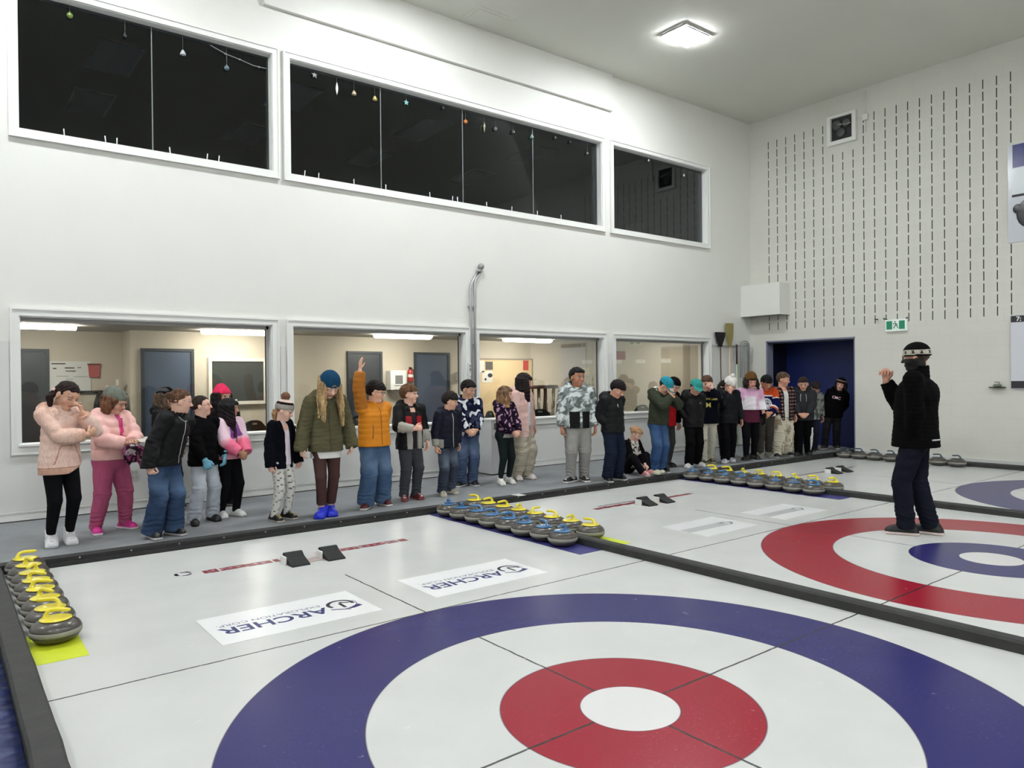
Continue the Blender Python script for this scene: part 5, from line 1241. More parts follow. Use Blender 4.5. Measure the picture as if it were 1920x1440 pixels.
# ---- 2 pink puffer
def puff2(v,u,t,sd):
    c=fill(v,(232,184,176)); m=(t<0)&(np.abs(u[:,0]+.015)<.018)&(u[:,1]>0)&(u[:,2]>.62); c[m]=C((196,70,120)); return c
make_person('girl in slouchy grey beanie, pale pink puffer and rose-pink sweatpants',
 [(-1.33,5.80),(-1.05,5.90)],-62,1.42,1.1,arms=(((.02,.185,.63),(1,-.5,-.4),(-.5,.6,-.2),(0,-.3,1),40),((.03,.19,.62),(1,-.5,-.4),(-.4,.7,-.2),(0,-.3,1),40)),
 head=(-24,20,0),skin=(210,166,146),hair=dict(k='bob',col=(108,72,48),len=.60,fringe=0,fwd=-.35),hat=dict(k='beanie',col=(112,116,106),h=.50,slouch=1,cuff=0,tilt=12,low=.0),
 glasses=(150,110,90),top=dict(col=puff2,hem=.505,hemr=.118,chest=.118,slv=.062,cuff=.040,puff=(.075,.007),folds=.003,hood=1.3,mat=NYL,shoulder=.060),
 bottom=dict(col=(168,82,112),thigh=.066,knee=.052,hem=.040,cuff=.040,folds=.004),shoes=dict(up=(196,44,132),sole=(226,214,218)),h=NEAR,seed=2,toe=(0,-30),
 extras=[('fn',lambda P,r,pa,st:st([(-.035,.79),(-.02,.74),(-.01,.68),(-.02,.62)],.008,'scarf_strap',mat('magenta_knit',(188,52,112),.9)))])
# ---- 3 behind
make_person('child in dark coat and dark fur hat, half hidden behind the leaning girl in jeans',
 [(-.55,6.75),(-.38,6.80)],-40,1.42,1.05,head=(10,5,0),skin=(196,150,128),hair=dict(k='long',col=(84,66,50),len=1.0,fringe=0),hat=dict(k='beanie',col=lambda l:np.where((np.sin(l[:,0]*16)*np.sin(l[:,2]*14)>.1)[:,None],C((70,70,72)),C((20,20,22))),h=.44,cuff=1,low=-.08),
 top=dict(col=(20,20,24),hem=.44,hemr=.125,chest=.115,slv=.056,hood=1.2,mat=NYL),bottom=dict(col=(30,30,36)),h=FAR,seed=3)
# ---- 4 black zip jacket, jeans
def jean(base,fade):
    def f(v,u):
        k=np.exp(-((u[:,2]-.36)/.07)**2)*.6+.25*nz(v,5,14); return mixc(base,fade,k)
    return f
make_person('girl with pulled-back brown hair, black zip jacket and blue jeans, leaning to look right',
 [(-.95,5.20),(-.75,5.24)],-52,1.44,1.05,arms=(((.17,-.06,.50),(.5,-1,0),(.1,-.1,-1),(-1,0,0),30),((.165,.03,.46),(.3,-1,0),(0,.1,-1),(-1,0,0),45)),
 lean=(15,-9),head=(-42,2,6),skin=(214,170,150),hair=dict(k='bun',col=(96,66,48),fringe=0,line=.27,vol=.012),
 top=dict(col=(22,22,25),hem=.475,hemr=.118,chest=.114,slv=.060,cuff=.045,folds=.004,collar=.03,shoulder=.055,mat=NYL,cutf=1.28),
 bottom=dict(col=jean((46,62,88),(88,110,140)),thigh=.064,knee=.056,hem=.066,folds=.003,mat=DEN),shoes=dict(up=(18,18,20),sole=(200,200,200),acc=(90,90,90)),h=NEAR,seed=4,toe=(-12,-30),
 extras=[('zip',-.012,.80,.50,.0035,.012),('fn',lambda P,r,pa,st:st([(.035,.815),(.02,.80),(-.01,.79),(-.04,.80)],.004,'collar_zip',METZ))])
# ---- 5 glasses, light blue gloves
make_person('girl with glasses in black coat, light blue gloves and pale grey jeans',
 [(-.46,5.64),(-.24,5.76)],-62,1.34,1.0,arms=(((.135,.08,.515),(.8,-1,0),(-.1,.2,-1),(-.8,-.5,0),35),((.10,.13,.485),(.8,-1,0),(-.2,.3,-1),(-.7,-.6,0),35)),
 head=(-38,-8,0),skin=(220,178,158),hair=dict(k='bun',col=(58,42,32),fringe=0,line=.26,vol=.02),glasses=(190,130,100),gloves=(116,170,190),
 top=dict(col=(20,20,22),hem=.45,hemr=.122,chest=.112,slv=.056,collar=.025,folds=.004),bottom=dict(col=jean((168,174,182),(190,196,202)),thigh=.060,knee=.050,hem=.052,folds=.003,mat=DEN),shoes=dict(up=(16,16,16),sole=(20,20,20)),h=NEAR,seed=5,toe=(-20,-40))
# ---- 6 pink-red beanie
make_person('child in bright pink-red beanie and dark jacket standing behind the girl with glasses',
 [(.02,6.55),(.2,6.6)],-78,1.42,1.0,head=(-12,0,0),skin=(190,140,112),hair=dict(k='long',col=(34,26,26),len=.9,fringe=0),hat=dict(k='beanie',col=(222,52,92),h=.46,point=1,low=.02),
 top=dict(col=(46,34,34),hem=.46,hood=1.3,collar=.02),bottom=dict(col=(28,28,34)),h=FAR,seed=6,
 extras=[('fn',lambda P,r,pa,st:st([(.05,.80),(.035,.765),(.0,.755)],.004,'white_cord',mat('cord_white',(214,210,204),.7)))])
# ---- 7 pink gradient jacket
def grad7(v,u,t,sd):
    f=np.clip((.66-u[:,2])/.10,0,1); f=np.where(t>=0,np.clip((t-.85)/.4,0,1),f); c=mixc((226,196,208),(232,112,142),f)
    m=(t<0)&(u[:,1]>0)&(u[:,2]>.66)&(np.abs(u[:,0]-.0)<.055); c[m]=C((128,72,140)); m=(t<0)&(u[:,2]<.60)&(u[:,1]>0); c[m]=c[m]*.5+C((222,188,196))*.5
    return c
make_person('girl with very long black hair in pink and purple jacket, black trousers, white shoes',
 [(-.12,5.87),(.04,5.86)],-60,1.30,1.0,arms=(((.035,.165,.535),(1,-.6,0),(-.7,.2,-.6),(-.2,-1,0),50),((.05,.16,.55),(1,-.6,0),(-.8,.3,-.5),(-.2,-1,0),50)),
 head=(-42,4,0),skin=(196,146,118),hair=dict(k='long',col=(26,20,24),tip=(60,26,44),len=1.65,fringe=1,line=.2,fwd=.10),
 top=dict(col=grad7,hem=.49,hemr=.118,chest=.112,slv=.060,cuff=.044,puff=(.09,.004),folds=.002,collar=.03,mat=NYL),bottom=dict(col=(18,18,20),thigh=.058,knee=.044,hem=.030,folds=.0012),shoes=dict(up=(214,214,210),sole=(200,200,196)),h=NEAR,seed=7,toe=(-10,-30),
 extras=[('fn',lambda P,r,pa,st:(part('hair_clip',B().tube([P.hp(-.15,.28,.44),P.hp(0,.33,.46),P.hp(.18,.28,.44)],.008,6).tube([P.hp(-.12,.32,.40),P.hp(.05,.36,.41)],.006,6),mat('clip_pearl',(206,204,196),.4),r))),('zip',0,.78,.50,.004,0,mat('black_zip',(24,24,26),.6))])
# ---- 8 fur pom hat
def dots8(v,u):
    c=fill(v,(204,202,196)); g_=np.sin(v[:,2]*95+np.round(v[:,0]*30)*1.7)*np.sin((v[:,0]+v[:,1])*95); c[g_>.72]=C((92,92,96)); return c
make_person('girl in pom-pom knit hat with open navy cardigan and pale dotted leggings',
 [(.25,5.27),(.41,5.33)],-56,1.29,.98,arms=(((.155,.06,.47),(.5,-1,0),(0,.2,-1),(-1,0,0),30),((.15,.0,.42),(.5,-1,0),(0,.1,-1),(-1,0,0),30)),
 head=(-14,22,0),skin=(218,176,158),hair=dict(k='pony',col=(170,132,92),tail=(.12,-.44,-.2),len=.9,fringe=0,vol=.02),
 hat=dict(k='beanie',col=lambda l:np.where((l[:,2]>.22)[:,None],np.where((l[:,2]>.34)[:,None],C((224,196,182)),C((30,22,22))),C((150,144,138))),h=.44,tilt=12,low=-.06,pom=((0,-.06,.62),.23,(112,76,58)),fur=1),
 top=dict(col=(20,22,32),hem=.43,hemr=.112,chest=.105,slv=.054,cuff=.042,cutf=1.25,slot=.036,folds=.004,collar=.01,name='cardigan'),shirt=dict(col=(220,206,214),hem=.455,r=.95),
 bottom=dict(col=dots8,thigh=.058,knee=.042,hem=.030,folds=.0012),shoes=dict(up=(24,24,24),sole=(204,192,180),acc=(196,176,110),hi=.12,fat=1.05),h=NEAR,seed=8,toe=(-14,-26))
# ---- 9 olive parka
make_person('tall girl with long blond hair, dark blue beanie, olive parka and blue shoe covers',
 [(.73,5.17),(.85,5.22)],-98,1.60,.98,arms=(((.165,.04,.50),(.4,-1,0),(0,.15,-1),(-1,0,0),30),((.17,.02,.49),(.4,-1,0),(0,.1,-1),(-1,0,0),30)),
 head=(-10,34,0),lean=(3,0),skin=(216,176,156),lids=True,hair=dict(k='long',col=(168,138,98),tip=(190,164,116),len=1.45,fringe=0,fwd=.22,vol=.06),hat=dict(k='beanie',col=(26,66,96),h=.50,tilt=4,low=.0),
 top=dict(col=(86,82,60),hem=.445,hemr=.118,chest=.100,slv=.054,cuff=.045,cutf=1.27,hood=1.2,folds=.004,flat=.8,name='parka'),
 bottom=dict(col=(72,52,50),thigh=.056,knee=.038,hem=.033,cut=.86,folds=.001,hipr=.076),shoes=dict(up=(26,44,190),sole=(26,44,190),plain=1,fat=1.22,mat=mat('blue_overshoe_plastic',(26,44,190),.35,attr=True,bump=.6,bscale=45)),h=NEAR,seed=9,toe=(-6,-30),
 extras=[('zip',-.004,.74,.46,.004,.004,mat('olive_placket',(56,54,40),.8)),('fn',lambda P,r,pa,st: part('shirt_hem',B().lathe([(.166,.40*1.6),(.168,.41*1.6),(.160,.47*1.6)],seg=40,cap=False,M=Matrix.Diagonal((1,.80,1,1))),mat('white_cotton',(206,206,202),.8),r))])
# ---- 10 raised hand
def oranj(v,u,t,sd):
    c=fill(v,(206,128,32)); m=(sd>0)&(t>.0); c[m]=C((168,104,36)); return c
make_person('boy in orange puffer jacket raising his right hand, wide blue jeans',
 [(1.33,5.32),(1.59,5.40)],-82,1.47,1.12,arms=('pocket',((.150,.035,1.085),(1,-.3,0),(-.05,.05,1),(-.6,.75,0),8,1)),
 head=(-38,10,0),skin=(224,176,150),hair=dict(k='short',col=(40,28,26),fringe=1.5,line=.16,vol=.07),glasses=(40,40,44),
 top=dict(col=oranj,hem=.485,hemr=.122,chest=.116,slv=.054,cuff=.040,puff=(.042,.0045),folds=.0015,collar=.03,mat=NYL,cutf=.93),
 bottom=dict(col=jean((66,88,116),(104,126,152)),thigh=.068,knee=.062,hem=.066,folds=.0035,mat=DEN),shoes=dict(up=(84,24,28),sole=(220,218,214)),h=NEAR,seed=10,toe=(0,-50),
 extras=[('zip',0,.79,.50,.003,0,mat('brown_zip',(96,60,24),.5)),('fn',lambda P,r,pa,st:st([(.068,.655),(.07,.60),(.074,.55)],.004,'pocket_zip',mat('brown_zip')))])
# ---- 11 red/black/grey jacket
def c11(v,u,t,sd):
    c=fill(v,(26,24,26)); z=u[:,2]; x=np.abs(u[:,0]); fr=u[:,1]>-.02
    m=(t<0)&fr&(z>.60)&(z<.73)&(x<.095); c[m]=C((150,30,38)); m=(t<0)&fr&(z<=.605)&(x<.075); c[m]=C((150,148,142)); m=(t>1.1)&(sd>0); c[m]=C((168,166,156)); m=(t>1.3)&(sd<0); c[m]=C((150,148,140)); return c
make_person('brown-haired boy in open red, black and grey jacket with thumb up at his chest',
 [(1.95,5.53),(2.12,5.53)],-88,1.42,1.02,arms=(((.15,.04,.50),(.4,-1,0),(0,.2,-1),(-1,0,0),35),((.065,.17,.625),(1,-.7,-.4),(-.55,.75,.2),(-.8,-.3,-.1),60)),
 head=(-40,-2,0),skin=(222,176,154),hair=dict(k='short',col=(98,68,44),fringe=1.3,line=.18,vol=.06),
 top=dict(col=c11,hem=.445,hemr=.124,chest=.112,slv=.058,slot=.026,hood=1.3,folds=.0035,mat=NYL,collar=.02),shirt=dict(col=(44,38,42),hem=.455),
 bottom=dict(col=(62,64,68),thigh=.060,knee=.048,hem=.040,cuff=.042,folds=.003),shoes=dict(up=(98,26,34),sole=(130,60,62),acc=(200,180,180)),h=NEAR,seed=11,toe=(0,-30),
 extras=[('text','15',0,.70,.05,mat('pink_print',(206,120,124),.7))])
# ---- 12 navy puffer
make_person('small dark-haired boy in zipped navy puffer and grey-blue jeans turning right',
 [(2.50,5.52),(2.68,5.60)],-84,1.32,1.02,arms=(((.15,.0,.49),(.4,-1,0),(0,.1,-1),(-1,0,0),40),((.155,.03,.47),(.5,-1,0),(0,.2,-1),(-1,0,0),40)),
 lean=(6,0),head=(-36,10,0),skin=(216,168,142),hair=dict(k='short',col=(44,34,28),fringe=1.5,line=.14,vol=.08),
 top=dict(col=lambda v,u,t,sd:np.where(((t>1.55)&(sd>0))[:,None],C((150,150,142)),C((26,30,48))),hem=.46,hemr=.118,chest=.112,slv=.060,puff=(.055,.004),folds=.002,hood=1.0,collar=.03,mat=NYL,cutf=1.0),
 bottom=dict(col=jean((58,64,78),(100,110,126)),thigh=.060,knee=.050,hem=.048,folds=.0035,mat=DEN),shoes=dict(up=(176,168,150),sole=(196,190,176),acc=(120,114,100)),h=MID,seed=12,toe=(0,-30),
 extras=[('zip',-.005,.80,.475,.0045,.004)])
# ---- 13 navy sweater with white marks
def c13(v,u,t,sd):
    c=fill(v,(24,28,52)); n_=nz(v+np.array([.3,0,0]),13,38); c[(n_>.40)]=C((206,208,212)); m=(n_<-.42); c[m]=C((52,56,80)); return c
make_person('boy in navy hooded sweater with white slashes, hands clasped, blue jeans',
 [(3.14,6.05),(3.30,6.00)],-104,1.47,1.05,arms=('clasp',((.055,.16,.525),(1,-.5,-.3),(-.75,.35,-.55),(-.3,-.9,.1),45)),
 head=(-32,14,0),skin=(206,160,134),hair=dict(k='short',col=(34,24,22),fringe=.7,line=.24,vol=.045),
 top=dict(col=c13,hem=.475,hemr=.116,chest=.112,slv=.058,hood=1.2,folds=.0035,name='hoodie'),
 bottom=dict(col=jean((64,78,104),(98,114,140)),thigh=.064,knee=.054,hem=.050,cuff=.046,folds=.004,mat=DEN),shoes=dict(up=(22,22,24),sole=(206,206,204)),h=MID,seed=13,toe=(6,-46))
# ---- 14 dark flowered hoodie
def c14(v,u,t,sd):
    c=fill(v,(44,28,48)); g_=nz(v,21,55); c[g_>.48]=C((164,130,152)); return c
make_person('girl with light brown hair in dark purple spotted hoodie and black leggings, white sneakers',
 [(3.64,5.80),(3.82,5.84)],-78,1.38,.96,arms=('clasp','clasp'),head=(-36,4,0),skin=(216,168,146),hair=dict(k='long',col=(112,84,60),tip=(176,136,92),len=.95,fringe=.7,line=.2,fwd=.12),
 top=dict(col=c14,hem=.515,hemr=.110,chest=.108,slv=.056,hood=1.2,folds=.004,name='hoodie'),shirt=dict(col=(150,148,144),hem=.475,r=1.02),
 bottom=dict(col=(30,36,36),thigh=.056,knee=.040,hem=.027,cut=.95,folds=.0006,ankle=(220,218,214)),shoes=dict(up=(216,214,206),sole=(206,204,198)),h=MID,seed=14,toe=(-20,-34))
# ---- 15 pale pink jacket, beige trousers
def c15(v,u,t,sd): return mixc((206,168,160),(222,190,182),.5+.5*nz(v,6,20))
make_person('girl with long dark hair, pale pink jacket over white shirt, loose beige trousers',
 [(4.13,6.04),(4.30,6.02)],-72,1.57,1.02,arms=(((.165,.02,.46),(.4,-1,0),(0,.1,-1),(-1,0,0),30),((.155,.04,.48),(.4,-1,0),(0,.15,-1),(-1,0,0),30)),
 head=(-34,12,0),skin=(206,158,138),hair=dict(k='long',col=(42,28,28),len=1.15,fringe=.8,line=.2,fwd=.12),
 top=dict(col=c15,hem=.40,hemr=.116,chest=.112,slv=.056,slot=.03,hood=1.5,folds=.005,flat=.8),shirt=dict(col=(226,224,224),hem=.5),
 bottom=dict(col=(176,168,150),thigh=.072,knee=.066,hem=.046,cuff=.046,bow=.008,folds=.005),shoes=dict(up=(216,206,200),sole=(210,200,196),swoosh=(20,20,20)),h=MID,seed=15,toe=(-10,-42))
# ---- 16 camouflage jacket
def c16(v,u,t,sd):
    n_=nz(v,8,34); c=fill(v,(158,164,162)); c[n_>.18]=C((196,202,200)); c[n_<-.22]=C((92,98,96)); m=(nz(v,9,50)>.45); c[m]=C((120,130,128))
    m=(t<0)&(u[:,1]>-.05)&(u[:,2]<.62)&(np.abs(u[:,0]+.012)>.010)&(np.abs(u[:,0])<.105); c[m]=C((16,16,18)); return c
make_person('tall boy in grey camouflage jacket with black lower panel and grey joggers',
 [(4.53,5.33),(4.74,5.28)],-118,1.63,1.12,arms=(((.155,.035,.475),(.3,-1,0),(.0,.15,-1),(-1,.1,0),30),((.155,.05,.48),(.3,-1,0),(0,.15,-1),(-1,.1,0),35)),
 head=(-26,2,0),skin=(172,122,96),hair=dict(k='short',col=(22,18,20),fringe=.2,line=.30,vol=.03),
 top=dict(col=c16,hem=.475,hemr=.118,chest=.116,slv=.060,hood=1.7,folds=.0035,mat=NYL,collar=.015),
 bottom=dict(col=(142,140,136),thigh=.066,knee=.052,hem=.040,cuff=.040,folds=.004),shoes=dict(up=(24,24,26),sole=(214,212,208),acc=(200,200,200)),h=MID,seed=16,toe=(4,-48),
 extras=[('fn',lambda P,r,pa,st:(part('fur_hood_lining',B().sphere(P.U(.01,-.055,.855),(.05,.035,.055),14).sphere(P.U(.055,-.03,.855),(.035,.035,.045),12),mat('black_fleece',(16,16,18),.95,bump=.6,bscale=120),r)))])
# ---- 17 black puffer
make_person('dark-haired boy in black puffer looking down, hands in pockets, navy trousers',
 [(4.96,5.02),(5.20,5.05)],-84,1.47,1.1,arms=('pocket','pocket'),head=(-12,34,0),lids=True,skin=(206,158,134),hair=dict(k='short',col=(34,22,24),fringe=1.2,line=.2,vol=.06),
 top=dict(col=(26,28,30),hem=.475,hemr=.118,chest=.116,slv=.062,puff=(.06,.005),folds=.002,hood=1.5,collar=.03,mat=NYL),
 bottom=dict(col=(26,32,48),thigh=.064,knee=.056,hem=.054,folds=.0035,mat=DEN),shoes=dict(up=(18,18,20),sole=(214,212,208)),h=MID,seed=17,toe=(0,-34),
 extras=[('fn',lambda P,r,pa,st:st([(.03,.75),(.034,.735),(.03,.72)],.008,'badge',mat('badge_grey',(140,140,144),.5)))])
# ---- 19 olive jacket, teal cap
make_person('boy in teal cap and olive jacket covering his face with both hands, blue jeans',
 [(6.10,5.15),(6.32,5.19)],-88,1.52,1.0,arms=(((.012,.155,.80),(1,.1,-1),(-.15,-.1,.95),(0,-1,0),25),((.012,.155,.80),(1,.1,-1),(-.15,-.1,.95),(0,-1,0),25)),
 head=(-10,38,0),lean=(6,0),lids=True,skin=(214,166,140),hair=dict(k='short',col=(44,34,30),fringe=0,line=.25,vol=.03),hat=dict(k='cap',col=(44,136,152),tilt=-4,brim=-14),
 top=dict(col=(58,62,50),hem=.50,hemr=.122,chest=.120,slv=.064,hood=1.3,folds=.005,cutf=.90),bottom=dict(col=jean((52,78,116),(82,110,146)),thigh=.062,knee=.052,hem=.050,folds=.0035,mat=DEN),shoes=dict(up=(20,20,22),sole=(206,204,200),swoosh=(210,210,210)),h=MID,seed=19,toe=(0,-34),
 extras=[('fn',lambda P,r,pa,st:part('white_hood_lining',B().tube([P.U(-.055,.0,.842),P.U(-.05,-.045,.855),P.U(0,-.065,.862),P.U(.05,-.045,.855),P.U(.055,.0,.842)],[.012,.022,.026,.022,.012],10),mat('white_fleece',(224,222,216),.95,bump=.5,bscale=150),r))])
# ---- 20 red jacket
def c20(v,u,t,sd): c=fill(v,(20,18,20)); m=(t<0)&(np.abs(u[:,0])<.06)&(u[:,1]>-.03); c[m]=C((146,22,28)); return c
make_person('child in red and black jacket with black cap, right of the boy hiding his face',
 [(6.76,5.50),(6.97,5.60)],-92,1.50,1.0,head=(-10,30,0),lean=(8,0),skin=(196,146,124),hair=dict(k='short',col=(26,22,24),fringe=0),hat=dict(k='beanie',col=lambda l:np.where((l[:,2]<.06)[:,None],C((206,206,206)),C((18,18,22))),h=.46,cuff=0,low=.0),
 top=dict(col=c20,hem=.455,hemr=.116,chest=.110,slv=.052,folds=.004,hood=1.2),bottom=dict(col=(58,56,56),thigh=.054,knee=.042,hem=.030,folds=.001),shoes=dict(up=(20,20,22),sole=(60,60,60)),h=FAR,seed=20,toe=(0,-34))
# ---- 21 black jacket, teal cap
make_person('boy in black jacket and green-teal cap looking down, black trousers and white shoes',
 [(7.10,5.28),(7.34,5.30)],-112,1.46,.98,arms=('pocket','pocket'),head=(-14,30,0),lids=True,skin=(208,160,138),hair=dict(k='short',col=(28,22,24),fringe=0),hat=dict(k='cap',col=(52,142,134),tilt=-2,brim=-25),
 top=dict(col=(22,24,22),hem=.45,hemr=.120,chest=.116,slv=.060,hood=1.5,folds=.0035,mat=NYL,puff=(.09,.003)),bottom=dict(col=(14,14,16),thigh=.064,knee=.054,hem=.050,folds=.0025),shoes=dict(up=(214,212,210),sole=(206,204,204)),h=FAR,seed=21,toe=(30,-50),
 extras=[('fn',lambda P,r,pa,st:pa(disc_mesh([(0,.6),(.8,1)],16),-.045,.72,.016,'chest_badge',mat('badge_silver',(130,132,132),.5)))])
# ---- 22 Michigan sweater
make_person('boy in dark sweater with yellow lettering and M, pale trousers',
 [(7.68,5.44),(7.96,5.50)],-132,1.50,1.05,arms=(((.03,.15,.855),(.25,.2,-1),(-.5,-.2,.6),(0,-1,0),50),'down'),head=(4,10,0),skin=(214,166,146),hair=dict(k='short',col=(84,58,44),fringe=.6,line=.22,vol=.05),
 top=dict(col=(20,22,34),hem=.455,hemr=.120,chest=.114,slv=.056,folds=.003,name='sweater'),bottom=dict(col=(182,178,164),thigh=.058,knee=.046,hem=.044,folds=.004),shoes=dict(up=(60,56,54),sole=(196,188,120),acc=(170,160,90)),h=FAR,seed=22,toe=(6,-30),
 extras=[('text','MICHIGAN',.0,.735,.048,mat('maize_print',(204,190,100),.7)),('text','M',.0,.665,.115,mat('maize_print'))])
# ---- 23 white pom beanie
make_person('boy in white pom-pom beanie and black jacket with head bowed',
 [(8.10,5.30),(8.34,5.38)],-118,1.50,.98,arms=('down',((.04,.15,.80),(.3,.1,-1),(-.2,0,.9),(0,-1,0),40)),head=(-10,34,0),lids=True,skin=(200,154,132),hair=dict(k='short',col=(60,44,38),fringe=0),
 hat=dict(k='beanie',col=(224,220,214),h=.50,tilt=4,low=.0,pom=((0,-.05,.60),.15,(226,222,216))),top=dict(col=(20,22,30),hem=.45,hemr=.120,chest=.116,slv=.058,hood=1.2,folds=.003,mat=NYL),bottom=dict(col=(14,14,18),thigh=.062,knee=.054,hem=.054,folds=.003),shoes=dict(up=(196,192,204),sole=(206,204,206),acc=(110,108,130)),h=FAR,seed=23,toe=(0,-40),
 extras=[('fn',lambda P,r,pa,st:pa(text_mesh('tentree',1,.0),0,.0,.0001,'unused',None) if False else None)])
# ---- 24 behind
make_person('child in black hooded coat, mostly hidden behind the white pom-pom beanie',
 [(8.52,5.66),(8.68,5.72)],-128,1.42,1.0,head=(14,16,0),skin=(204,158,136),hair=dict(k='bob',col=(24,20,22),len=.6,fringe=.8),top=dict(col=(18,18,20),hem=.46,hood=1.8,folds=.003),bottom=dict(col=(20,20,22),thigh=.052,knee=.042,hem=.034),shoes=dict(up=(170,168,166),sole=(190,188,186)),h=FAR,seed=24,
 extras=[('fn',lambda P,r,pa,st:pa(disc_mesh([(0,.5),(.75,1)],16),.03,.725,.018,'chest_badge',mat('badge_silver')))])
# ---- 25 pink white fleece
def c25(v,u,t,sd):
    c=mixc((206,162,192),(228,222,226),np.clip((.745-u[:,2])/.03,0,1)); f=np.clip((t-.5)/.25,0,1); m=t>=0; c[m]=mixc((206,162,192),(226,224,228),f[m])
    m=(t<0)&(u[:,0]<-.045); c[m]=C((222,184,204)); return c
make_person('girl in tall brown beanie and pink-and-white fleece over a burgundy top',
 [(8.70,5.30),(8.96,5.32)],-128,1.54,1.0,arms=(((.155,.04,.475),(.4,-1,0),(0,.1,-1),(-1,0,0),30),((.15,.05,.48),(.5,-1,0),(0,.2,-1),(-1,0,0),30)),gloves=(22,20,22),
 head=(-8,18,0),lids=True,skin=(214,158,144),hair=dict(k='bob',col=(52,36,30),len=.55,fringe=.3),hat=dict(k='beanie',col=(100,70,38),h=.56,tilt=8,low=.0,cuff=1),
 top=dict(col=c25,hem=.575,hemr=.118,chest=.114,slv=.056,cuff=.036,folds=.003,collar=.02),shirt=dict(col=(82,36,54),hem=.43,r=1.03),bottom=dict(col=(18,18,22),thigh=.062,knee=.046,hem=.030,folds=.0008),shoes=dict(up=(18,18,18),sole=(60,60,60)),h=FAR,seed=25,toe=(20,-40))
# ---- 26 hockey jersey
def c26(v,u,t,sd):
    c=fill(v,(20,26,74)); m=((t<0)&(u[:,2]>.745))|((t>=0)&(t<.55)); c[m]=C((184,72,34)); m=((t<0)&(np.abs(u[:,2]-.742)<.007))|(np.abs(t-1.45)<.06)|(np.abs(t-.55)<.03); c[m]=C((222,220,216))
    m=(t<0)&(u[:,2]<.525)&(u[:,2]>.50); c[m]=C((222,220,216)); m=(np.abs(t-1.58)<.07); c[m]=C((184,72,34)); return c
def oil(P,r,pa,st):
    W_=mat('jersey_white',(214,214,216),.7); N_=mat('jersey_navy',(22,28,80),.7); O_=mat('jersey_orange',(190,84,40),.7)
    pa(disc_mesh([(.82,1.0)],32),0,.645,.105,'crest_ring',W_,off=.004); pa(disc_mesh([(.0,.74)],32),0,.645,.105,'crest_disc',W_,off=.0045)
    b=B(); b.add([(-.62,-.12,0),(.62,-.12,0),(.5,-.45,0),(.1,-.72,0),(-.1,-.72,0),(-.5,-.45,0)],[(0,5,4,3,2,1)]); b.add([(-.25,.35,0),(.45,.40,0),(.30,.62,0),(-.1,.58,0)],[(0,1,2,3)]); me=bpy.data.meshes.new('flat'); me.from_pydata(b.v,[],b.f); pa(me,0,.645,.105,'crest_drop',N_,off=.0052)
    pa(text_mesh('OILERS',.36,.012),0,.652,.105,'crest_lettering',O_ if False else N_,off=.0056)
make_person('dark-haired boy in navy and orange hockey jersey with round crest, grey trousers',
 [(9.10,5.28),(9.38,5.30)],-134,1.52,1.08,arms=(((.05,.14,.545),(1,-.5,-.3),(-.75,.3,-.5),(-.3,-.9,.1),45),'clasp'),head=(-16,32,0),lids=True,skin=(200,142,112),hair=dict(k='short',col=(20,18,20),fringe=.9,line=.22,vol=.055),
 top=dict(col=c26,hem=.50,hemr=.120,chest=.114,slv=.060,folds=.003,name='hockey_jersey'),bottom=dict(col=(62,58,54),thigh=.062,knee=.050,hem=.038,cut=.93,folds=.003,ankle=(160,158,152)),shoes=dict(up=(120,118,110),sole=(150,148,140)),h=FAR,seed=26,toe=(10,-36),extras=[('fn',oil)])
# ---- 27 plaid jacket
def c27(v,u,t,sd):
    a=np.sin(v[:,2]*100); b_=np.sin(v[:,0]*110+v[:,1]*30); c=fill(v,(44,30,34)); c[a>.6]=C((96,74,72)); c[b_>.65]=C((84,60,60)); c[(a>.6)&(b_>.65)]=C((176,160,152)); return c
def cream27(v,u): return mixc((206,198,178),(150,140,120),(nz(v,3,26)-.1)*1.6)
make_person('boy in open brown plaid jacket over white tee and loose cream trousers',
 [(9.52,5.20),(9.86,5.22)],-112,1.55,1.1,head=(-34,8,0),skin=(204,152,128),hair=dict(k='short',col=(84,66,52),fringe=.6,line=.24,vol=.03),
 top=dict(col=c27,hem=.43,hemr=.122,chest=.116,slv=.056,slot=.034,folds=.004,name='plaid_shirt'),shirt=dict(col=(214,212,206),hem=.47),bottom=dict(col=cream27,thigh=.074,knee=.072,hem=.060,bow=.006,folds=.006),shoes=dict(up=(22,22,26),sole=(190,188,184)),h=FAR,seed=27,toe=(0,-44))
# ---- 28 dark hoodie
def b28(v,u): c=fill(v,(18,18,20)); m=(np.abs(u[:,0])>.082)&(u[:,2]<.36)&(np.abs(u[:,1])<.03); c[m]=C((206,206,206)); return c
make_person('boy in dark grey hoodie with pale drawstrings, black trousers with white stripe',
 [(9.98,5.06),(10.25,5.02)],-148,1.46,1.05,arms=('clasp','clasp'),head=(0,14,0),skin=(206,156,132),hair=dict(k='short',col=(54,38,36),fringe=.5,line=.24,vol=.03),
 top=dict(col=(50,52,54),hem=.45,hemr=.118,chest=.116,slv=.060,hood=1.7,folds=.004,name='hoodie'),bottom=dict(col=b28,thigh=.064,knee=.056,hem=.048,folds=.002),shoes=dict(up=(18,18,20),sole=(40,40,40)),h=FAR,seed=28,toe=(16,-30),
 extras=[('fn',lambda P,r,pa,st:[st([(sx*.03,.785),(sx*.034,.745),(sx*.033,.69)],.004,'drawstring',mat('cord_white')) for sx in (-1,1)])])
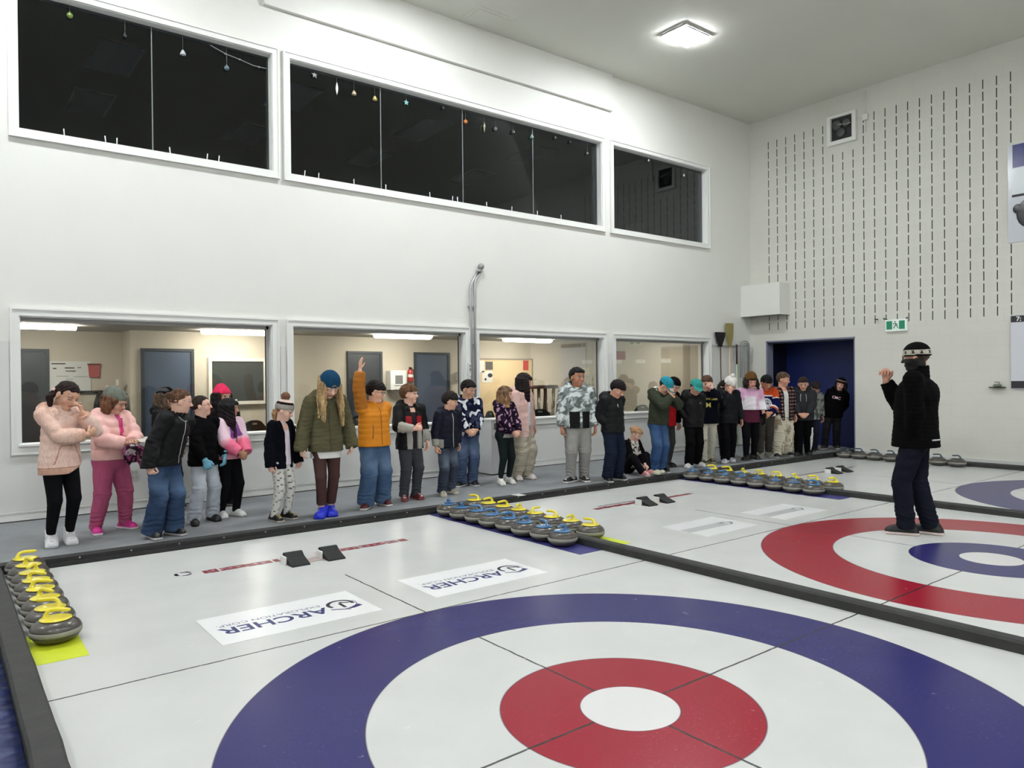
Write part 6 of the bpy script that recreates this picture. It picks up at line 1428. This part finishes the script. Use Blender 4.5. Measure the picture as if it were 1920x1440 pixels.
# ---- 29 behind
make_person('child in grey patterned coat bent behind the boy in the dark hoodie',
 [(10.76,5.33),(10.96,5.31)],-120,1.42,1.05,lean=(14,0),head=(10,35,0),lids=True,skin=(180,130,110),hair=dict(k='short',col=(44,34,34)),top=dict(col=lambda v,u,t,sd:mixc((132,136,130),(74,78,76),(nz(v,12,40)>.1)*1.0),hem=.44,hood=1.5,folds=.004,mat=NYL),bottom=dict(col=(34,36,48)),shoes=dict(up=(24,24,30),sole=(150,150,150)),h=FAR,seed=29,toe=(0,-40))
# ---- 30 leaning in the doorway
make_person('child in black hoodie and striped beanie leaning at the right of the navy doorway',
 [(11.50,5.40),(11.74,5.28)],-156,1.45,1.05,lean=(0,-14),shift=(-.05,0),arms=('pocket','pocket'),head=(4,8,-8),skin=(216,164,146),hair=dict(k='bob',col=(24,20,22),len=.5,fringe=.4),
 hat=dict(k='beanie',col=lambda l:np.where((np.abs(l[:,2]-.16)<.035)[:,None],C((150,84,72)),np.where((np.abs(l[:,2]-.24)<.02)[:,None],C((170,168,160)),C((22,22,24)))),h=.46,cuff=0,low=.0),
 top=dict(col=(16,16,18),hem=.44,hemr=.118,chest=.114,hood=1.5,folds=.003,name='hoodie'),bottom=dict(col=(34,32,34),thigh=.06,knee=.05,hem=.045),shoes=dict(up=(60,56,54),sole=(190,186,180)),h=FAR,seed=30,toe=(20,-10),
 extras=[('text','CMC',.0,.72,.075,mat('pink_white_print',(222,180,190),.7))])
# ---- seated child (18)
def c18(v,u,t,sd):
    c=fill(v,(24,22,24)); m=(t<0)&(u[:,1]>.02)&(np.abs(u[:,0])<.08); c[m]=C((206,200,190)); m&=(nz(v,4,60)>.28); c[m]=C((60,56,54)); return c
make_person('small fair-haired child sitting on the walkway in dark jacket with pale front',
 [(5.80,5.10),(5.98,5.16)],-84,1.29,.95,drop=.535,sit=(.17,.20,.27),shift=(0,-.33),arms=(((.05,.20,.125),(1,-.5,0),(0,.7,-.7),(0,-.3,-1),30,1),((.055,.21,.13),(1,-.5,0),(0,.7,-.7),(0,-.3,-1),30,1)),
 head=(-14,28,0),lean=(10,0),lids=True,skin=(222,180,160),hair=dict(k='bun',col=(176,136,100),fringe=.5,line=.24,vol=.03),
 top=dict(col=c18,hem=.50,hemr=.12,chest=.11,slv=.055,folds=.003),bottom=dict(col=(22,20,24),thigh=.06,knee=.05,hem=.042,waist=.58,folds=.001),shoes=dict(up=(216,138,142),sole=(232,224,220),acc=(240,230,228)),h=MID,seed=18,toe=(20,-20))
# ---- coach
def band(l):
    c=np.tile(C((20,18,18)),(len(l),1)); m=(l[:,2]<.20)&(l[:,2]>.02); c[m]=C((176,172,160)); a=np.arctan2(l[:,1],l[:,0]); m=m&(np.sin(a*9)+np.sin(l[:,2]*40)*.5>.35)&(l[:,2]<.17)&(l[:,2]>.06); c[m]=C((24,22,22)); return c
make_person('man in black jacket and patterned beanie standing on the red rings, hand raised',
 [(4.83,.90),(5.04,.76)],106,1.845,1.0,adult=True,arms=(((.080,.01,.475),(.6,-1,0),(-.2,.0,-1),(-1,.1,0),50),((.03,.150,.805),(.5,-.9,-1),(-.15,.0,.98),(-.95,.2,0),72)),
 head=(-2,4,0),lean=(-1,0),skin=(192,142,118),hair=dict(k='short',col=(70,60,54),fringe=0,vol=.02),glasses=(30,30,32),mask=(-.02,(26,22,22)),
 hat=dict(k='beanie',col=band,h=.46,tilt=2,low=-.04,cuff=0,pom=((0,-.02,.46),.035,(40,38,36))),
 top=dict(col=(17,17,18),hem=.462,hemr=.116,chest=.112,slv=.056,cuff=.034,folds=.003,collar=.042,flat=.92,shoulder=.058,cutf=.95),
 bottom=dict(col=(24,26,36),thigh=.062,knee=.048,hem=.044,folds=.0035,mat=FAB,hipr=.074),shoes=dict(up=(20,20,21),sole=(220,200,194)),h=.0062,seed=31,toe=(10,-6),zfeet=0.0,hs=1.06,
 extras=[('fn',lambda P,r,pa,st:pa(text_mesh('SLEEMAN',.30,.0),-.03,.515,.16,'back_hem_lettering',mat('light_lettering',(190,190,190),.6),back=True))] if False else
 [('fn',lambda P,r,pa,st:(lambda pts: part('back_hem_tag',B().tube(pts,.008,6),mat('light_lettering',(176,176,174),.6),r))([P.surf(-.02-.012*i,.505,.0,True) for i in range(6)]))])
q=SDF(.006)
rs_=np.random.RandomState(9)
for i in range(8): q.ell((rs_.uniform(-.07,.07),rs_.uniform(-.04,.04),.035+rs_.uniform(0,.03)),(.045,.035,.03),k=.02)
q.plane((0,0,.002),(0,0,-1)); o=q.mesh('knitted_mittens',KNIT,None,(206,202,182)); o.location=(5.97,4.97,ZP+.002); tag(o,'cream fluffy knitted bundle on the walkway beside the seated child','mittens')
# ---- things held by the children
q=SDF(.006)
rs_=np.random.RandomState(5)
for i in range(9): q.ell((rs_.uniform(-.09,.09),rs_.uniform(-.05,.05),rs_.uniform(-.10,.03)),(.06+.02*rs_.rand(),.045,.04+.02*rs_.rand()),k=.02)
q.cone((0,0,.0),(.02,0,-.16),.05,.02,k=.02); q.cone((-.03,0,0),(-.10,.0,-.13),.035,.018,k=.02)
o=q.mesh('cloth_bag',FAB,None,lambda v:np.where((nz(v,3,60)>.2)[:,None],C((150,70,110)),np.where((nz(v,5,50)>.3)[:,None],C((170,160,160)),C((52,34,44)))))
o.location=(-.99,5.545,.885+.0); tag(o,'dark purple flowered cloth bag held by the girl in the pale pink puffer','bag')
b=B().rbox(-.15,.15,-.11,.11,-.006,.006,.01); o=bobj('clipboard',b,mat('clipboard_pale',(206,200,190),.4)); o.location=(-.86,5.60,.975); o.rotation_euler=(.08,0,.2); tag(o,'thin pale clipboard edge-on above the flowered bag','clipboard')
